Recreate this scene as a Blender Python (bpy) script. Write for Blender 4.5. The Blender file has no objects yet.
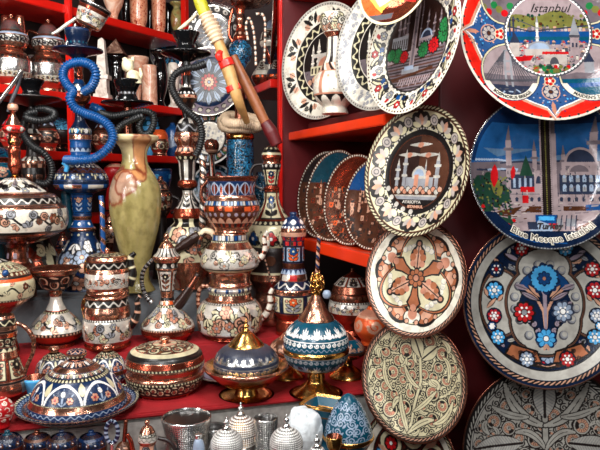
import bpy, math, random
import numpy as np
from mathutils import Vector, Matrix
PI = math.pi
D = bpy.data
SC = bpy.context.scene
COL = SC.collection
F = 643.0                       # focal length in pixels of the 600 x 450 frame
CAMZ = 1.35                     # eye height over the shop floor
PIT = math.radians(4.18)        # camera looks slightly down
cp, sp = math.cos(PIT), math.sin(PIT)

def at(px, py, Y):
    """point on the photo's sight line through (px,py) at distance Y in front of the camera"""
    a, b = (px - 300) / F, (225 - py) / F
    t = Y / (cp + b * sp)
    return Vector((a * t, Y, CAMZ + t * (b * cp - sp)))
def ypix(z, Y):
    """photo row of height z (relative to the eye) at distance Y"""
    return 225 - F * (z * cp + Y * sp) / (Y * cp - z * sp)
def ydist(py, z):
    b = (225 - py) / F
    return z * (cp + b * sp) / (b * cp - sp)

# ------------------------------------------------------------------ colours: name -> (linear rgb, metal, roughness)
K = {}
def tok(name, hexs, m=0.0, r=0.35):
    c = [int(hexs[i:i + 2], 16) / 255 for i in (0, 2, 4)]
    c = [x / 12.92 if x <= .04045 else ((x + .055) / 1.055) ** 2.4 for x in c]
    K[name] = (np.array(c), m, r)
for a in [('cream', 'd5cda9', .15, .3), ('ivory', 'e6e0d0', .12, .27), ('tin', 'e6e1d6', .45, .24), ('pewter', 'c4c1b8', .35, .36), ('silver', 'dcdcda', .95, .2),
          ('copper', 'd0957c', .95, .19), ('dcopper', '8c5442', .92, .25), ('rcopper', 'b4553e', .9, .19), ('rose', 'd9a58a', .3, .34),
          ('peach', 'c98a70', .25, .34), ('black', '120e0e', 0, .3), ('soot', '231a19', .1, .35), ('navy', '102a50', .05, .25),
          ('blue', '12457e', .05, .24), ('sky', '48a6e0', 0, .3), ('pale', '97a8bf', .1, .33), ('teal', '0b4a60', .05, .22),
          ('dteal', '0b3a4a', .05, .25), ('red', 'b3141a', .05, .3), ('lac', 'd41f14', 0, .25), ('orange', 'e8602a', .3, .28),
          ('gold', 'dba860', 1, .2), ('dgold', 'a87838', 1, .25), ('white', 'f4f2ee', 0, .3), ('grey', '94969c', .2, .35),
          ('dgrey', '4b4b52', .1, .4), ('slate', '2b3246', .1, .3), ('olive', '6b6a34', 0, .4), ('green', '1d6b38', 0, .35),
          ('dgreen', '1d3a2c', 0, .35), ('brown', '54301f', .3, .3), ('dbrown', '2e1b16', .2, .3), ('marine', '0c1c36', .05, .22),
          ('sand', '9a898b', .05, .28), ('dusk', '685d63', .05, .28), ('glassy', '0d0e10', 0, .12), ('hoseblue', '0a4a86', 0, .3),
          ('hoseblack', '141618', 0, .42), ('wood', 'c79a5e', 0, .45), ('dwood', '9a5a34', 0, .42), ('pale_wood', 'd9bfa0', 0, .5),
          ('lime', 'b9b52a', 0, .4), ('lemon', 'e8c84a', .1, .35), ('bone', 'e8d9b8', 0, .4), ('maroon', '5c0f14', 0, .45),
          ('redcloth', 'a8101a', 0, .7), ('bright', 'e0281c', 0, .35), ('silverdark', '6b6a68', .9, .3), ('mauve', '9a8a98', .1, .4), ('skyb', '1c4d80', 0, .2), ('skyl', '4d6a88', 0, .2), ('terra', 'b26c48', .35, .33), ('ogee', '2b4d7c', .05, .26), ('greybeige', 'b3a9a2', .1, .34)]:
    tok(*a)

# ------------------------------------------------------------------ painter: puts flat pattern colour on mesh points
class P:
    def __init__(s, x, y, k='cream'):
        s.x, s.y = x, y
        n = len(x)
        s.C = np.empty((n, 3)); s.M = np.empty(n); s.R = np.empty(n); s.H = np.zeros(n)
        s.ok = np.ones(n, bool)
        c, m, r = K[k]; s.C[:] = c; s.M[:] = m; s.R[:] = r
        s._pol()
    def _pol(s):
        s.rho = np.hypot(s.x, s.y); s.th = np.arctan2(s.y, s.x)
    def put(s, mask, k, h=None):
        if mask.dtype == bool: mask = mask & s.ok
        else: mask = mask[s.ok[mask]]
        c, m, r = K[k]
        s.C[mask] = c; s.M[mask] = m; s.R[mask] = r
        if h is not None: s.H[mask] = h
    def near(s, cx, cy, rx, ry=None):
        ry = rx if ry is None else ry
        return np.nonzero((np.abs(s.x - cx) < rx) & (np.abs(s.y - cy) < ry))[0]
    def disc(s, cx, cy, r, k, h=None):
        i = s.near(cx, cy, r); s.put(i[(s.x[i] - cx) ** 2 + (s.y[i] - cy) ** 2 < r * r], k, h)
    def ring(s, cx, cy, r0, r1, k, h=None):
        i = s.near(cx, cy, r1); d = np.hypot(s.x[i] - cx, s.y[i] - cy); s.put(i[(d < r1) & (d > r0)], k, h)
    def ell(s, cx, cy, a, b, rot, k, h=None):
        i = s.near(cx, cy, max(a, b)); X, Y = s.x[i] - cx, s.y[i] - cy
        c, n = math.cos(rot), math.sin(rot)
        s.put(i[((X * c + Y * n) / a) ** 2 + ((Y * c - X * n) / b) ** 2 < 1], k, h)
    def rect(s, x0, y0, x1, y1, k, h=None):
        s.put((s.x > x0) & (s.x < x1) & (s.y > y0) & (s.y < y1), k, h)
    def stroke(s, pts, w, k, h=None):
        pts = np.array(pts, float)
        lo, hi = pts.min(0) - w, pts.max(0) + w
        i = np.nonzero((s.x > lo[0]) & (s.x < hi[0]) & (s.y > lo[1]) & (s.y < hi[1]))[0]
        if not len(i): return
        X, Y = s.x[i], s.y[i]; dm = np.full(len(i), 9e9)
        for (ax, ay), (bx, by) in zip(pts[:-1], pts[1:]):
            dx, dy = bx - ax, by - ay; L = dx * dx + dy * dy + 1e-12
            t = np.clip(((X - ax) * dx + (Y - ay) * dy) / L, 0, 1)
            dm = np.minimum(dm, (X - ax - t * dx) ** 2 + (Y - ay - t * dy) ** 2)
        s.put(i[dm < w * w], k, h)
    def poly(s, pts, k, h=None):
        pts = np.array(pts, float); lo, hi = pts.min(0), pts.max(0)
        i = np.nonzero((s.x > lo[0]) & (s.x < hi[0]) & (s.y > lo[1]) & (s.y < hi[1]))[0]
        X, Y = s.x[i], s.y[i]; ins = np.zeros(len(i), bool)
        for (ax, ay), (bx, by) in zip(pts, np.roll(pts, -1, 0)):
            if ay == by: continue
            ins ^= ((ay > Y) != (by > Y)) & (X < (bx - ax) * (Y - ay) / (by - ay) + ax)
        s.put(i[ins], k, h)
    def leaf(s, x0, y0, x1, y1, w, k, h=None, vein=None, rib=None):
        dx, dy = x1 - x0, y1 - y0; L = math.hypot(dx, dy) + 1e-9; dx /= L; dy /= L
        i = s.near((x0 + x1) / 2, (y0 + y1) / 2, L / 2 + w); X, Y = s.x[i] - x0, s.y[i] - y0
        t = (X * dx + Y * dy) / L; q = Y * dx - X * dy
        ins = (t > 0) & (t < 1) & (np.abs(q) < w * np.sin(PI * np.clip(t, 0, 1)) ** .8)
        s.put(i[ins], k, h)
        if rib: s.put(i[ins & (((t * L + np.abs(q) * .6) / w * 3.5) % 1 < .25)], rib)
        if vein: s.put(i[ins & (np.abs(q) < w * .13)], vein)
    def flower(s, cx, cy, r, n, kp, kc, ko=None, rot=0, h=None):
        i = s.near(cx, cy, r * 1.3); X, Y = s.x[i] - cx, s.y[i] - cy
        d = np.hypot(X, Y); a = np.arctan2(Y, X) + rot; lob = .78 + .22 * np.abs(np.cos(n * a / 2))
        if ko: s.put(i[d < r * lob * 1.22], ko)
        s.put(i[d < r * lob], kp, h)
        if ko: s.put(i[(d > .45 * r) & (d < r * .9) & (np.abs(np.cos(n * a / 2)) < .22)], ko)
        s.put(i[d < .36 * r], ko or kp); s.put(i[d < .27 * r], kc, h)
    def spiral(s, cx, cy, r, a0, sg, k, w, turns=1.4, h=None):
        t = np.linspace(0, 1, 22); rr = r * (1 - .85 * t); a = a0 + sg * t * turns * 2 * PI
        s.stroke(np.stack([cx + rr * np.cos(a), cy + rr * np.sin(a)], 1), w, k, h)
    def rope(s, r0, r1, n, ka, kb, slant=1.2, duty=.55, h=.006):
        m = (s.rho > r0) & (s.rho < r1); s.put(m, ka)
        v = (s.rho - r0) / (r1 - r0) - .5
        u = (s.th / (2 * PI) * n + v * slant) % 1 - .5
        s.put(m & ((u / duty * 2) ** 2 + (v / .46) ** 2 < 1), kb, h)
    def beads(s, R, n, br, k, h=None, off=0):
        u = ((s.th / (2 * PI) * n + off) % 1 - .5) * 2 * PI * R / n
        s.put(u ** 2 + (s.rho - R) ** 2 < br * br, k, h)
    def band(s, r0, r1, k, h=None):
        s.put((s.rho > r0) & (s.rho < r1), k, h)
    def wavering(s, R, amp, n, w, k, h=None):
        s.put(np.abs(s.rho - R - amp * np.sin(n * s.th)) < w, k, h)
    def polar(s, n, off=0):
        """fold the plate into n identical sectors: x = across, y = outward"""
        q = P.__new__(P); q.__dict__.update(s.__dict__)
        a = ((s.th / (2 * PI) * n + off) % 1 - .5) * 2 * PI / n
        q.x, q.y = s.rho * np.sin(a), s.rho * np.cos(a); q._pol()
        return q
    def comma(s, cx, cy, r, a, ko='black', kg='cream', kp='peach'):
        s.disc(cx, cy, r, ko); s.disc(cx, cy, r * .86, kg, .006)
        i = s.near(cx, cy, r * .75); X, Y = s.x[i] - cx, s.y[i] - cy
        d = np.hypot(X, Y); t = (np.arctan2(Y, X) - a) % (2 * PI)
        s.put(i[(d < r * .72) & (d > r * .3)], ko)
        s.put(i[(d < r * .68) & (d > r * .34) & (t < 5.0)], kp, .004)
        s.put(i[(d < r * .62) & (d > r * .36) & (t < 4.4) & ((t * 2.2) % 1 < .25)], ko)
        s.disc(cx, cy, r * .27, kg, .004); s.spiral(cx, cy, r * .2, a, 1, ko, r * .045, .9)

# ------------------------------------------------------------------ band patterns for turned vessels (x across one repeat, y up, px)
def s_plain(q, h, w, ci): pass
def s_wave(q, h, w, ci, fg='cream', a=.26, t=.11):
    q.put(np.abs(q.y - a * h * np.sin(2 * PI * q.x / w)) < t * h, fg, .3)
def s_scal(q, h, w, ci, fg='cream', bg='black'):
    q.put(q.y < -h * .5 + h * .9 * np.abs(np.cos(PI * q.x / w)), fg, .2)
def s_beads(q, h, w, ci, fg='cream', r=.36): q.put(q.x ** 2 + q.y ** 2 < (r * min(h, w)) ** 2, fg, .4)
def s_knurl(q, h, w, ci, fg='silver'):
    X, Y = q.x / w, q.y / h
    q.put(X ** 2 + Y ** 2 < .17, fg, .5)
def s_tick(q, h, w, ci, fg='black', d=.22): q.put(np.abs(q.x) < d * w, fg)
def s_multi(q, h, w, ci, fgs=('blue', 'cream')):
    for j, f in enumerate(fgs): q.put((ci % len(fgs) == j) & (np.abs(q.x) < .38 * w) & (np.abs(q.y) < .4 * h), f, .2)
def s_flower(q, h, w, ci, pet=('sky', 'red'), cen='white', leaf='cream', out='black'):
    q.leaf(-w / 2, -h * .45, -w / 2, h * .45, h * .16, out); q.leaf(w / 2, -h * .45, w / 2, h * .45, h * .16, out)
    q.leaf(-w / 2, -h * .36, -w / 2, h * .36, h * .1, leaf, .3); q.leaf(w / 2, -h * .36, w / 2, h * .36, h * .1, leaf, .3)
    ok = q.ok
    for j, p in enumerate(pet):
        q.ok = ok & (ci % len(pet) == j); q.flower(0, 0, h * .36, 7, p, cen, out, .3, .3)
    q.ok = ok
    for sx in (-1, 1):
        q.spiral(sx * w * .3, -h * .24, h * .16, 0, sx, out, h * .04); q.spiral(sx * w * .3, h * .26, h * .14, 2, -sx, leaf, h * .035)
def s_scroll(q, h, w, ci, fg='cream', out='black', ac='peach'):
    for sx in (-1, 1):
        q.disc(sx * w * .25, -sx * h * .12, h * .34, out); q.disc(sx * w * .25, -sx * h * .12, h * .28, fg, .3)
        q.disc(sx * w * .25, -sx * h * .12, h * .18, ac, .2)
        q.spiral(sx * w * .25, -sx * h * .12, h * .26, sx, sx, out, h * .045)
        q.leaf(sx * w * .02, sx * h * .42, sx * w * .48, sx * h * .3, h * .12, out); q.leaf(sx * w * .06, sx * h * .41, sx * w * .44, sx * h * .31, h * .07, fg, .2)
def s_swirl(q, h, w, ci, fg='white'):
    q.spiral(0, 0, min(h, w) * .38, PI, 1, fg, h * .09, 1.2, .3); q.rect(-w / 2, h * .38, w / 2, h * .5, fg)
def s_arch(q, h, w, ci, line='white', fill='navy', fl=('peach',), out='rose'):
    X, Y = q.x / (w * .5), (q.y + h * .5) / (h * .97)
    d = np.hypot(X, Y)
    q.put(d < 1, line, .2); q.put(d < .88, fill, 0)
    q.leaf(w * .5, h * .48, w * .5, -h * .1, w * .1, 'cream'); q.leaf(-w * .5, h * .48, -w * .5, -h * .1, w * .1, 'cream')
    for sx in (-1, 0, 1):
        q.leaf(0, -h * .48, sx * w * .3, h * (.1 if sx else .3), h * .05, 'pale', .2)
    q.flower(-w * .19, -h * .2, h * .19, 6, fl[0], 'red', 'marine', .2, .3); q.flower(w * .19, -h * .24, h * .17, 6, fl[-1], 'red', 'marine', .9, .3)
    q.flower(0, h * .06, h * .13, 6, out, 'white', 'marine', .9, .3)
def s_palm(q, h, w, ci, fg='white'):
    for a in (-1.1, -.55, 0, .55, 1.1):
        q.leaf(0, -h * .46, math.sin(a) * min(w * .48, h * .7), -h * .46 + math.cos(a) * h * .86, h * .075, fg, .3)
    q.spiral(-w * .36, -h * .3, h * .13, 0, 1, fg, h * .035); q.spiral(w * .36, -h * .3, h * .13, PI, -1, fg, h * .035)
def s_lotus(q, h, w, ci, fg='rose', out='black'):
    q.leaf(0, -h * .5, 0, h * .45, w * .36, out); q.leaf(0, -h * .48, 0, h * .36, w * .26, fg, .3, out)
    for sx in (-1, 1): q.leaf(sx * w * .5, -h * .5, sx * w * .5, h * .35, w * .14, out); q.leaf(sx * w * .5, -h * .5, sx * w * .5, h * .25, w * .08, fg)
def s_scrib(q, h, w, ci, bl=('peach', 'grey', 'cream', 'rose'), out='black', seed=1, nb=11):
    rd = random.Random(seed); pts = []
    t = np.linspace(-.5, .5, 25); q.stroke(np.stack([t * w, .18 * h * np.sin(t * 4 * PI + seed)], 1), h * .05, out)
    for j in range(nb):
        x = (-.46 + .92 * (j + .5) / nb) * w; sg = 1 if j % 2 else -1; y = .18 * h * math.sin(x / w * 4 * PI + seed) + sg * rd.uniform(.1, .2) * h; r = rd.uniform(.14, .23) * h
        kind = rd.randrange(3); a = rd.uniform(0, 6)
        if kind == 0: q.flower(x, y, r, 6, bl[j % len(bl)], bl[(j + 1) % len(bl)], out, a, .3)
        elif kind == 1:
            for da in (-.8, 0, .8):
                X, Y = x + r * 1.5 * math.cos(a + da), y + r * 1.5 * math.sin(a + da); q.leaf(x, y, X, Y, r * .58, out); q.leaf(x, y, X, Y, r * .32, bl[(j + 1) % len(bl)], .3)
        else: q.disc(x, y, r, out); q.disc(x, y, r * .78, bl[j % len(bl)], .3); q.spiral(x, y, r * .62, a, sg, out, r * .13, 1.3)
def s_diag(q, h, w, ci, ks=('cream', 'black', 'peach'), n=3, out='black'):
    u = (q.x / w + .5 * q.y / h) % 1
    for j, k in enumerate(ks): q.put((u > j / len(ks)) & (u < (j + 1) / len(ks) - .06), k, .2)
def s_panel(q, h, w, ci, fill='cream', out='black', ac=('navy', 'red')):
    q.put((np.abs(q.x) < .44 * w) & (np.abs(q.y) < .45 * h), out); q.put((np.abs(q.x) < .4 * w) & (np.abs(q.y) < .4 * h), fill, .2)
    b = min(h, w)
    q.stroke([(0, -h * .38), (w * .04, -h * .1), (0, h * .2)], b * .03, out)
    for sx in (-1, 1):
        for y0 in (-.34, -.12): q.leaf(0, h * y0, sx * w * .32, h * (y0 + .2), b * .12, out); q.leaf(0, h * y0, sx * w * .29, h * (y0 + .18), b * .07, ac[-1], .2)
        q.disc(sx * w * .26, h * .24, b * .1, out); q.disc(sx * w * .26, h * .24, b * .06, 'rose', .2)
    q.flower(0, h * .18, b * .22, 6, ac[0], 'cream', out, .3, .3)
def s_flute(q, h, w, ci, fg='soot', d=.2):
    q.put(np.abs(q.x) > (.5 - d) * w, fg, -.4)
STY = {k[2:]: v for k, v in globals().items() if k.startswith('s_')}

def fbm(p, seed=0, oct_=4):
    rs = np.random.RandomState(seed); T = rs.rand(32, 32, 32); out = 0; amp = .5
    for o in range(oct_):
        q = p * 2 ** o; i = np.floor(q).astype(int); f = q - i; f = f * f * (3 - 2 * f); v = 0
        for a in (0, 1):
            for b in (0, 1):
                for c in (0, 1):
                    v = v + T[(i[:, 0] + a) % 32, (i[:, 1] + b) % 32, (i[:, 2] + c) % 32] * \
                        (f[:, 0] if a else 1 - f[:, 0]) * (f[:, 1] if b else 1 - f[:, 1]) * (f[:, 2] if c else 1 - f[:, 2])
        out = out + amp * v; amp *= .5
    return out

# ------------------------------------------------------------------ materials
def nodes(name):
    m = D.materials.new(name); m.use_nodes = True
    return m, m.node_tree.nodes, m.node_tree.links, m.node_tree.nodes['Principled BSDF']
def lin(h): tok('_', h); return (*K['_'][0], 1)
def mat_painted():
    m, N, L, b = nodes('enamelled_metal')
    a = N.new('ShaderNodeAttribute'); a.attribute_name = 'Col'
    r = N.new('ShaderNodeAttribute'); r.attribute_name = 'Rgh'
    tc = N.new('ShaderNodeTexCoord'); nz = N.new('ShaderNodeTexNoise'); nz.inputs['Scale'].default_value = 55; nz.inputs['Detail'].default_value = 4
    L.new(tc.outputs['Object'], nz.inputs['Vector'])
    mr = N.new('ShaderNodeMapRange'); mr.inputs['To Min'].default_value = -.07; mr.inputs['To Max'].default_value = .09
    L.new(nz.outputs['Fac'], mr.inputs['Value'])
    ad = N.new('ShaderNodeMath'); L.new(r.outputs['Fac'], ad.inputs[0]); L.new(mr.outputs[0], ad.inputs[1])
    mx = N.new('ShaderNodeMix'); mx.data_type = 'RGBA'; mx.blend_type = 'MULTIPLY'; mx.inputs[0].default_value = 1
    cr = N.new('ShaderNodeValToRGB'); cr.color_ramp.elements[0].position = .3; cr.color_ramp.elements[0].color = (.72, .7, .7, 1); cr.color_ramp.elements[1].position = .55; cr.color_ramp.elements[1].color = (1, 1, 1, 1)
    L.new(nz.outputs['Fac'], cr.inputs[0]); L.new(a.outputs['Color'], mx.inputs[6]); L.new(cr.outputs[0], mx.inputs[7])
    L.new(mx.outputs[2], b.inputs['Base Color']); L.new(a.outputs['Alpha'], b.inputs['Metallic']); L.new(ad.outputs[0], b.inputs['Roughness'])
    bp = N.new('ShaderNodeBump'); bp.inputs['Strength'].default_value = .12; bp.inputs['Distance'].default_value = .002
    n2 = N.new('ShaderNodeTexNoise'); n2.inputs['Scale'].default_value = 260; L.new(tc.outputs['Object'], n2.inputs['Vector'])
    L.new(n2.outputs['Fac'], bp.inputs['Height']); L.new(bp.outputs[0], b.inputs['Normal'])
    return m
def mat_plain(name, c, r=.4, m=0, scale=20, var=.25, bump=0, coat=0):
    mt, N, L, b = nodes(name)
    tc = N.new('ShaderNodeTexCoord'); nz = N.new('ShaderNodeTexNoise'); nz.inputs['Scale'].default_value = scale; nz.inputs['Detail'].default_value = 5
    L.new(tc.outputs['Object'], nz.inputs['Vector'])
    cr = N.new('ShaderNodeValToRGB'); c = lin(c)
    cr.color_ramp.elements[0].position = .3; cr.color_ramp.elements[0].color = tuple(x * (1 - var) for x in c[:3]) + (1,)
    cr.color_ramp.elements[1].position = .7; cr.color_ramp.elements[1].color = tuple(min(1, x * (1 + var * .6)) for x in c[:3]) + (1,)
    L.new(nz.outputs['Fac'], cr.inputs[0]); L.new(cr.outputs[0], b.inputs['Base Color'])
    b.inputs['Roughness'].default_value = r; b.inputs['Metallic'].default_value = m; b.inputs['Coat Weight'].default_value = coat
    if bump:
        bp = N.new('ShaderNodeBump'); bp.inputs['Strength'].default_value = bump; bp.inputs['Distance'].default_value = .003
        n2 = N.new('ShaderNodeTexNoise'); n2.inputs['Scale'].default_value = scale * 12; L.new(tc.outputs['Object'], n2.inputs['Vector'])
        L.new(n2.outputs['Fac'], bp.inputs['Height']); L.new(bp.outputs[0], b.inputs['Normal'])
    return mt
def mat_marble(name, cols, scale=18, r=.18, dist=2.5):
    mt, N, L, b = nodes(name)
    tc = N.new('ShaderNodeTexCoord'); nz = N.new('ShaderNodeTexNoise'); nz.inputs['Scale'].default_value = scale
    nz.inputs['Detail'].default_value = 8; nz.inputs['Distortion'].default_value = dist
    L.new(tc.outputs['Object'], nz.inputs['Vector'])
    cr = N.new('ShaderNodeValToRGB'); e = cr.color_ramp.elements
    n = len(cols)
    for j, c in enumerate(cols):
        el = e[j] if j < 2 else e.new(.5)
        el.position = .3 + .4 * j / (n - 1); el.color = lin(c)
    L.new(nz.outputs['Fac'], cr.inputs[0]); L.new(cr.outputs[0], b.inputs['Base Color']); b.inputs['Roughness'].default_value = r
    return mt
def mat_crackle(name, c0, c1, scale=260):
    mt, N, L, b = nodes(name)
    tc = N.new('ShaderNodeTexCoord'); v = N.new('ShaderNodeTexVoronoi'); v.inputs['Scale'].default_value = scale
    L.new(tc.outputs['Object'], v.inputs['Vector'])
    nz = N.new('ShaderNodeTexNoise'); nz.inputs['Scale'].default_value = 40; L.new(tc.outputs['Object'], nz.inputs['Vector'])
    sm = N.new('ShaderNodeMath'); sm.operation = 'MULTIPLY'; L.new(v.outputs['Color'], sm.inputs[0]); L.new(nz.outputs['Fac'], sm.inputs[1])
    cr = N.new('ShaderNodeValToRGB'); cr.color_ramp.elements[0].position = .1; cr.color_ramp.elements[0].color = lin(c0)
    cr.color_ramp.elements[1].position = .55; cr.color_ramp.elements[1].color = lin(c1)
    L.new(sm.outputs[0], cr.inputs[0]); L.new(cr.outputs[0], b.inputs['Base Color'])
    bp = N.new('ShaderNodeBump'); bp.inputs['Strength'].default_value = .8; bp.inputs['Distance'].default_value = .002
    L.new(v.outputs['Distance'], bp.inputs['Height']); L.new(bp.outputs[0], b.inputs['Normal'])
    b.inputs['Roughness'].default_value = .12; b.inputs['Coat Weight'].default_value = .5
    return mt
MP = mat_painted()
M = dict(
    lacquer=mat_plain('red_lacquer', 'd21a10', .28, 0, 9, .18, 0, .3), orange_lacquer=mat_plain('orange_red_lacquer', 'ee3a10', .3, 0, 9, .15, 0, .2),
    maroon=mat_plain('maroon_paint', '5a0a10', .5, 0, 6, .3), dark=mat_plain('dark_stained_board', '1c100f', .6, 0, 8, .4),
    cloth=mat_plain('red_cloth', '9c0d17', .75, 0, 14, .3, .35), greycloth=mat_plain('grey_cloth', '6e7378', .8, 0, 12, .25, .3),
    floor=mat_plain('dark_floor', '3a2a24', .5, 0, 5, .3), wall=mat_plain('dark_wall', '2a0f10', .7, 0, 4, .35),
    redmarble=mat_marble('red_marble', ['6d2418', 'b04a30', 'd89a78', '8e3020', 'c86a4a'], 110, .2, 1.2), whitemarble=mat_marble('white_marble', ['b9a89a', 'e8ddd0', 'f2ece2'], 20),
    brownmarble=mat_marble('brown_marble', ['3b2a26', '7a5a4c', 'b79c88'], 26), greenonyx=mat_marble('green_onyx', ['4d4a2a', '8d8450', 'b9a878', '8a4a2c'], 24),
    pinkmarble=mat_marble('pink_marble', ['b8735a', 'dba488', 'ead2bd'], 24), blackstone=mat_plain('black_glaze', '0c0b0d', .08, 0, 10, .3, 0, .6),
    creamonyx=mat_marble('cream_onyx', ['c9b98c', 'e8ddb8', 'f2ead0'], 30),
    crackle=mat_crackle('blue_crackle_glass', '04141f', '2b86b8'), crackledark=mat_crackle('dark_blue_crackle_glass', '03080e', '1d5876'),
    bluedome=mat_crackle('blue_beaded_glass', '0c2a44', '5aa6cc', 200),
    silvercloth=mat_plain('silver_cloth', 'a3a19c', .5, .3, 90, .3, .5),
    lace=mat_plain('white_lace', 'dfe6ea', .7, 0, 60, .35, .6))

# ------------------------------------------------------------------ mesh building
def link(name, V, Fq, parent=None, loc=(0, 0, 0), mat=None, att=None, smooth=True):
    me = D.meshes.new(name); V = np.asarray(V, np.float32); Fq = np.asarray(Fq, np.int32)
    nf, k = Fq.shape
    me.vertices.add(len(V)); me.vertices.foreach_set('co', V.ravel())
    me.loops.add(nf * k); me.loops.foreach_set('vertex_index', Fq.ravel())
    me.polygons.add(nf); me.polygons.foreach_set('loop_start', np.arange(0, nf * k, k, dtype=np.int32))
    me.polygons.foreach_set('loop_total', np.full(nf, k, np.int32))
    me.polygons.foreach_set('use_smooth', np.full(nf, smooth, bool))
    me.update(calc_edges=True)
    if att is not None:
        C, Mt, R = att
        a = me.attributes.new('Col', 'FLOAT_COLOR', 'POINT'); a.data.foreach_set('color', np.concatenate([C, Mt[:, None]], 1).astype(np.float32).ravel())
        a = me.attributes.new('Rgh', 'FLOAT', 'POINT'); a.data.foreach_set('value', R.astype(np.float32))
    me.materials.append(mat or MP)
    o = D.objects.new(name, me); COL.objects.link(o); o.location = loc
    if parent: o.parent = parent
    return o
def meta(o, label, cat, group=None):
    o['label'] = label; o['category'] = cat
    if group: o['group'] = group
    return o
def spline(pts, q):
    """pts (y,r) with repeated points as corners -> runs of sampled points"""
    runs, cur = [], [pts[0]]
    for a, b in zip(pts[:-1], pts[1:]):
        if a == b: runs.append(cur); cur = [b]
        else: cur.append(b)
    runs.append(cur); out = []
    for rn in runs:
        if len(rn) < 2: continue
        p = np.array(rn, float); e = np.vstack([2 * p[0] - p[1], p, 2 * p[-1] - p[-2]]); S = []
        for i in range(len(p) - 1):
            a, b, c, d = e[i:i + 4]; n = max(2, int(math.ceil(np.hypot(*(c - b)) / q)))
            # chord-limited tangents so that short segments do not overshoot
            L = np.hypot(*(c - b)); m0 = (c - a) / (np.hypot(*(c - b)) + np.hypot(*(b - a)) + 1e-9) * L; m1 = (d - b) / (np.hypot(*(c - b)) + np.hypot(*(d - c)) + 1e-9) * L
            t = np.linspace(0, 1, n + 1)[:, None]
            s_ = (2 * t ** 3 - 3 * t ** 2 + 1) * b + (t ** 3 - 2 * t ** 2 + t) * m0 + (-2 * t ** 3 + 3 * t ** 2) * c + (t ** 3 - t ** 2) * m1
            S.append(s_ if i == 0 else s_[1:])
        out.append(np.vstack(S))
    return out
def grid_faces(nr, ns, off=0):
    i = np.arange(nr - 1)[:, None] * ns; j = np.arange(ns)[None, :]; k = (j + 1) % ns
    return np.stack([i + j, i + ns + j, i + ns + k, i + k], -1).reshape(-1, 4) + off
class Thing:
    """keeps where a thing stands, so that parts can be measured on the photo's pixel grid at its distance"""
    def __init__(s, name, label, cat, px, depth=None, tier=None, yb=None, group=None):
        if depth is None: depth = ydist(yb, tier)
        if tier is not None: yb = ypix(tier, depth)
        s.px, s.Y, s.yb = px, depth, yb; s.rest = tier is not None
        s.o = at(px, yb, depth); s.k = depth / F
        s.e = D.objects.new(name, None); s.e.empty_display_size = .02; COL.objects.link(s.e); s.e.location = s.o
        meta(s.e, label, cat, group)
    def z(s, y): return np.array([at(s.px, float(v), s.Y).z for v in np.atleast_1d(y)]) - s.o.z
    def lathe(s, name, prof, bands=(), base='copper', inner=0, q=.6, ns=None, mat=None, label=None, dx=0, dd=0, sq=0, lob=None, jit=0, tilt=None, smooth=True, rot=0, paint=None, par=None, hs=.0006):
        prof = [(s.yb if a is None else a, r) for a, r in prof]
        runs = spline(prof, q); rmax = max(r for _, r in prof)
        ns = ns or int(min(420, max(28, 2 * PI * rmax / q * .8)))
        ys, rs, Fs, off = [], [], [], 0
        for rn in runs:
            ys.append(rn[:, 0]); rs.append(rn[:, 1]); Fs.append(grid_faces(len(rn), ns, off)); off += len(rn) * ns
        ys = np.concatenate(ys); rs = np.maximum(np.concatenate(rs), .004)
        zz = np.interp(ys, np.linspace(ys.min() - 1, ys.max() + 1, 60), s.z(np.linspace(ys.min() - 1, ys.max() + 1, 60)))
        th = np.arange(ns) / ns * 2 * PI + (PI / ns if ns <= 8 else 0)
        if s.rest: zz = np.maximum(zz, .0006)
        TH = np.tile(th, len(ys)); YY = np.repeat(ys, ns); RR = np.repeat(rs, ns); ZZ = np.repeat(zz, ns)
        p = P(np.zeros(len(TH)), YY.copy(), base)
        # angle 0 of the pattern faces the camera
        UU = ((TH + PI / 2 + rot) % (2 * PI)) / (2 * PI)
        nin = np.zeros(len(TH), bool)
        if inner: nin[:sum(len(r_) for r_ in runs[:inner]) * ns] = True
        for b in bands:
            key = YY
            if b[0] == 'r': key = RR; b = b[1:]
            lo, hi, st, bg = b[:4]; kw = dict(b[4]) if len(b) > 4 else {}
            m = (key >= lo) & (key < hi) & ~nin
            if not m.any(): continue
            p.ok = m; p.put(m, bg)
            h = float(hi - lo); rm = max(.5, float(RR[m].mean()))
            n = kw.pop('n', None) or max(3, int(round(2 * PI * rm / (h * kw.pop('asp', 1.4))))); kw.pop('asp', None)
            w = 2 * PI * rm / n; u = UU * n + .5
            ci = np.floor(u).astype(int); p.x = ((u % 1) - .5) * w; p.y = (lo + hi) / 2 - key if key is YY else (key - (lo + hi) / 2)
            if len(kw) or st != 'plain': STY[st](p, h, w, ci, **kw)
        p.ok[:] = True
        if paint: paint(p, UU, YY, RR)
        R2 = RR * s.k
        if lob: R2 = R2 * (1 + lob[1] * np.cos(lob[0] * (TH + PI / 2)))
        if sq:
            c_ = np.maximum(np.abs(np.cos(TH + sq)), np.abs(np.sin(TH + sq))); R2 = R2 / (c_ ** .85)
        R2 = R2 + p.H * hs * (s.Y)
        V = np.stack([R2 * np.cos(TH), R2 * np.sin(TH), ZZ], 1)
        if jit: 
            nz = fbm(V * jit[1] + 7, 3) - .5; V = V * (1 + jit[0] * nz[:, None])
        if tilt is not None:
            Mx = np.array(Matrix.Rotation(tilt[0], 3, tilt[1])); piv = np.array([0, 0, float(s.z(tilt[2])[0])]); V = (V - piv) @ Mx.T + piv
        V = V + np.array([dx * s.k, dd, 0])
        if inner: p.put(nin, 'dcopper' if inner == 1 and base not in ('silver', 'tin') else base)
        o = link(name, V, np.concatenate(Fs), par or s.e, (0, 0, 0), mat, (p.C, p.M, p.R), smooth)
        if label: o['label'] = label
        return o
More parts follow.
